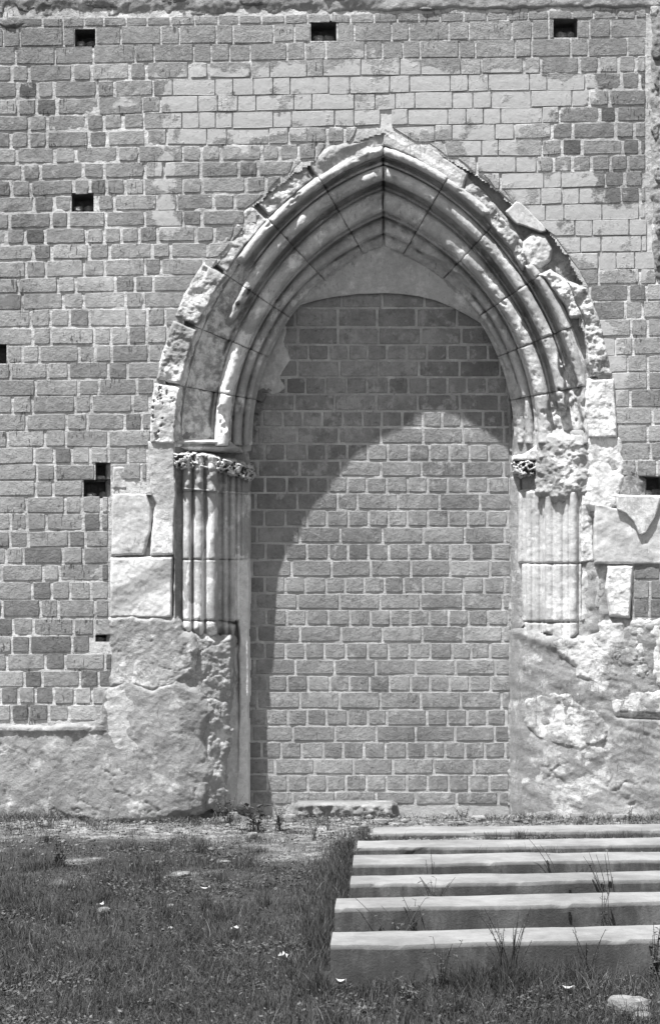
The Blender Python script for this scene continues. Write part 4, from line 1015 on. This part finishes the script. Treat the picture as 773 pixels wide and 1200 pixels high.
blades(30000, skirt, 25, 'bench_grass', 'uneven grass growing up against the faces of the benches', .0013)
def edge_grass(r_, n):
    i = r_.randint(0, 6, n); T_ = np.array([(a, b) for a, b, c_, d_ in bench_tri])[i]
    x = T_[:, 0]-np.abs(r_.normal(0, .07, n))-.01; y = T_[:, 1]+r_.uniform(-.2, .6, n); return x, y, r_.uniform(.03, .13, n)*sst(.2, -2.5, y), r_.uniform(.1, .8, n)
blades(9000, edge_grass, 26, 'bench_end_grass', 'taller grass along the left ends of the benches', .0013)
blades(15000, foot, 23, 'verge_grass', 'thin weedy grass along the foot of the wall', .0022, tone=.5)

# small broad leaves low in the turf
r_ = np.random.RandomState(44); n = 90000
y = -r_.uniform(.1, 6.8, n); x = r_.uniform(-1, 1, n)*(2.65*(D+y)/D+.2)
kk = (r_.rand(n) < (.1+.9*sst(.0, .35, fbm(x*100, y*100, 34, 4, 120)))) & ~under_bench(x, y); x = x[kk]; y = y[kk]; n = len(x)
hz = gz(x, y)+r_.uniform(.004, .032, n); L = r_.uniform(.004, .011, n); a = r_.uniform(0, 6.28, n); tl = r_.uniform(-.6, .6, (n, 2))
def cn(u, v_): return np.stack([x+L*(u*np.cos(a)-v_*np.sin(a)), y+L*(u*np.sin(a)+v_*np.cos(a)), hz+L*(u*tl[:, 0]+v_*tl[:, 1])], -1)
V = np.stack([cn(-1, 0), cn(0, -.6), cn(1, 0), cn(0, .6)], 1).reshape(-1, 3)
mk('ground_leaves', V, np.arange(4*n).reshape(-1, 4), mat_grass, None, {'tone': np.repeat(r_.normal(.25, .45, n), 4)}, smooth=False, kind='stuff', label='small low leaves of clover-like weeds spread through the turf', cat='ground cover')
g = G('weed_leaf'); c = g.m_('MULTIPLY', .08, g.m_('ADD', 1, g.attr('tone'))); mat_weed = g.out(c, None)
def tube(pts, r0, r1, V, F, n=5):
    pts = np.array(pts); m = len(pts); b = len(V)
    for i, p in enumerate(pts):
        t = pts[min(i+1, m-1)]-pts[max(i-1, 0)]; t = t/np.linalg.norm(t)
        u = np.cross(t, [0, 1, .3]); u /= np.linalg.norm(u); v_ = np.cross(t, u); r = r0+(r1-r0)*i/(m-1)
        for k in range(n):
            a = 2*math.pi*k/n; V.append(p+u*math.cos(a)*r+v_*math.sin(a)*r)
    for i in range(m-1):
        for k in range(n):
            F.append((b+i*n+k, b+i*n+(k+1) % n, b+(i+1)*n+(k+1) % n, b+(i+1)*n+k))
def weed(px_, py_, h, kind, seed, label, ns=5, spread=.35, group=None, xy=None, tone=-.1, lean=0):
    r = random.Random(seed)
    if xy: x, y = xy; z = float(gz(np.array(x), np.array(y)))
    else: x, y, z = at(px_, py_)
    t = thing('weed', label, 'plant', (x, y, z), group or 'weeds growing in front of the wall and benches')
    LV, LF = [], []
    for s in range(ns):
        a = r.uniform(0, 6.28); ln = h*r.uniform(.55, 1.); sp = spread*r.uniform(.2, 1.)*ln; cur = r.uniform(-.3, .5)
        bx, by = x+r.uniform(-.03, .03)*h/.3, y+r.uniform(-.03, .03)*h/.3
        pts = []
        for i in range(8):
            q = i/7; pts.append(np.array([bx+math.cos(a)*sp*q**1.6+lean*ln*q**1.5, by+math.sin(a)*sp*.6*q**1.6, z-.01+ln*(q-.25*cur*q*q)]))
        V, F = [], []
        tube(pts, .0026, .0010, V, F); mk('stem', V, F, mat_weed, t, {'tone': tone}, smooth=True)
        nl = {'leafy': 16, 'stalk': 9, 'seed': 14, 'rosette': 5, 'dry': 3}[kind]
        for l in range(nl):
            q = r.uniform(.15, 1.) if kind != 'seed' else r.uniform(.5, 1.); j = q*7; i0 = min(int(j), 6); p = pts[i0]+(pts[i0+1]-pts[i0])*(j-i0)
            L = {'leafy': .030, 'stalk': .028, 'seed': .012, 'rosette': .08, 'dry': .03}[kind]*r.uniform(.6, 1.3)*(h/.3)**.3; b = r.uniform(0, 6.28); up_ = r.uniform(-.2, .8)
            d = np.array([math.cos(b), math.sin(b), up_]); d /= np.linalg.norm(d); sd_ = np.cross(d, [0, 0, 1.]); sd_ /= np.linalg.norm(sd_)
            wd = L*(.22 if kind != 'stalk' else .12); k = len(LV)
            LV += [p, p+d*L*.5+sd_*wd, p+d*L+np.array([0, 0, -.15*L]), p+d*L*.5-sd_*wd]; LF.append((k, k+1, k+2, k+3))
    if LV: mk('leaves', LV, LF, mat_weed, t, {'tone': tone+.15}, smooth=False)
    return t
def by_bench(bi, u, gapf=.05):
    x0, yf, a, dep = bench_tri[bi]; return (x0+u*math.cos(a)+gapf*math.sin(a), yf+u*math.sin(a)-gapf*math.cos(a))
weed(325, 974, .22, 'leafy', 1, 'leafy weed left of the long slab at the foot of the infill', 9, .6)
weed(300, 972, .20, 'rosette', 2, 'spiky broad-leaved weed at the corner below the bright jamb edge', 9, .9, tone=-.3)
weed(268, 966, .24, 'leafy', 3, 'bushy weed against the foot of the left pier', 10, .6)
weed(70, 1016, .20, 'leafy', 4, 'dark bushy weed in the left turf near the wall', 10, .5, tone=-.4)
weed(186, 1040, .26, 'seed', 5, 'seeding weed beside the broad flat stone', 8, .5)
weed(60, 970, .20, 'stalk', 6, 'thin stalks at the wall foot in the left corner', 6, .5, tone=.6)
weed(368, 985, .16, 'seed', 7, 'thin upright weed between the long slab and the second bench', 7, .5)
weed(385, 972, .13, 'seed', 8, 'small upright weed just below the long slab', 6, .5, tone=.2)
weed(0, 0, .20, 'seed', 9, 'leafy sprig standing before the third bench', 3, .25, xy=by_bench(2, .42), tone=-.5)
weed(0, 0, .24, 'dry', 10, 'arching dry stalks before the left part of the fourth bench', 9, .9, xy=by_bench(3, .42), tone=-.3)
weed(0, 0, .30, 'stalk', 11, 'upright leafy stalk before the left part of the fifth bench', 3, .35, xy=by_bench(4, .37), tone=-.5)
weed(0, 0, .26, 'dry', 12, 'crossed bent stalks before the fifth bench near its left end', 7, 1.1, xy=by_bench(4, .28), tone=-.3)
weed(0, 0, .34, 'dry', 13, 'tall dry stalks leaning over the benches at the right edge', 6, .5, xy=by_bench(3, 1.30), tone=-.3, lean=-.35)
weed(0, 0, .30, 'stalk', 14, 'branching stalk before the fifth bench at the right edge', 4, .35, xy=by_bench(4, 1.22), tone=-.4)
weed(0, 0, .34, 'seed', 15, 'dense dark weed clump before the middle of the nearest bench', 16, .45, xy=by_bench(5, .68, .10), tone=-.5)
weed(0, 0, .22, 'stalk', 16, 'bunch of grass stems before the nearest bench, left of the dense clump', 12, .5, xy=by_bench(5, .42, .12), tone=-.3)
weed(0, 0, .24, 'seed', 17, 'upright weed before the right part of the nearest bench', 8, .35, xy=by_bench(5, 1.02, .08), tone=-.5)
weed(0, 0, .26, 'leafy', 18, 'bushy weed at the right end of the picture before the nearest bench', 10, .5, xy=by_bench(5, 1.30, .08), tone=-.4)
weed(0, 0, .28, 'dry', 19, 'single leaning stalk over the second bench by the right pier', 2, .3, xy=by_bench(2, 1.1), tone=-.3, lean=-.5)
weed(735, 962, .14, 'stalk', 20, 'short upright stalks at the foot of the right pier', 5, .2, xy=(2.05, -.12), tone=-.2)
weed(540, 955, .12, 'leafy', 21, 'low weeds at the right foot of the brick infill', 8, .8, xy=(.95, .28), tone=.1)
weed(480, 1180, .12, 'leafy', 22, 'broad low weed in the front grass under the dense clump', 8, .9)
for i, (px_, py_, L, lb) in enumerate([(240, 1052, .05, 'curled pale dead leaf in the middle of the left turf'), (275, 1100, .05, 'pair-shaped bright dead leaf right of the middle of the turf'),
        (333, 1134, .055, 'bright scrap of paper lying in the turf left of the nearest bench'), (399, 1163, .04, 'small bright scrap under the left end of the nearest bench'),
        (118, 1071, .045, 'pale dead leaf far left in the turf'), (200, 1098, .03, 'tiny pale leaf low in the left turf'), (665, 1172, .045, 'pale scrap left of the largest front stone')]):
    x, y, z = at(px_, py_); r = random.Random(i+70); V = []; F = []
    for a in range(7):
        for b in (-1, 0, 1):
            q = a/6; wd = .38*math.sin(math.pi*min(max(q, .08), .93))*(1 if i not in (2, 3, 6) else 1.3); V.append((x+L*(q-.5)*math.cos(i)-b*wd*L*math.sin(i), y+L*(q-.5)*math.sin(i)+b*wd*L*math.cos(i), z+.032+L*(.35*abs(b)+.3*(q-.5)**2*4*r.uniform(.5, 1))))
    for a in range(6):
        for b in range(2): k = a*3+b; F.append((k, k+3, k+4, k+1))
    mk('dead_leaf' if i not in (2, 3, 6) else 'paper_scrap', V, F, M['plaster'], None, {'pale_lit': .3, 'stain_shade': 0.}, label=lb, cat='leaf' if i not in (2, 3, 6) else 'litter')
print('objects', len(S.objects), 'tris', sum(len(m.polygons) for m in bpy.data.meshes)*2)
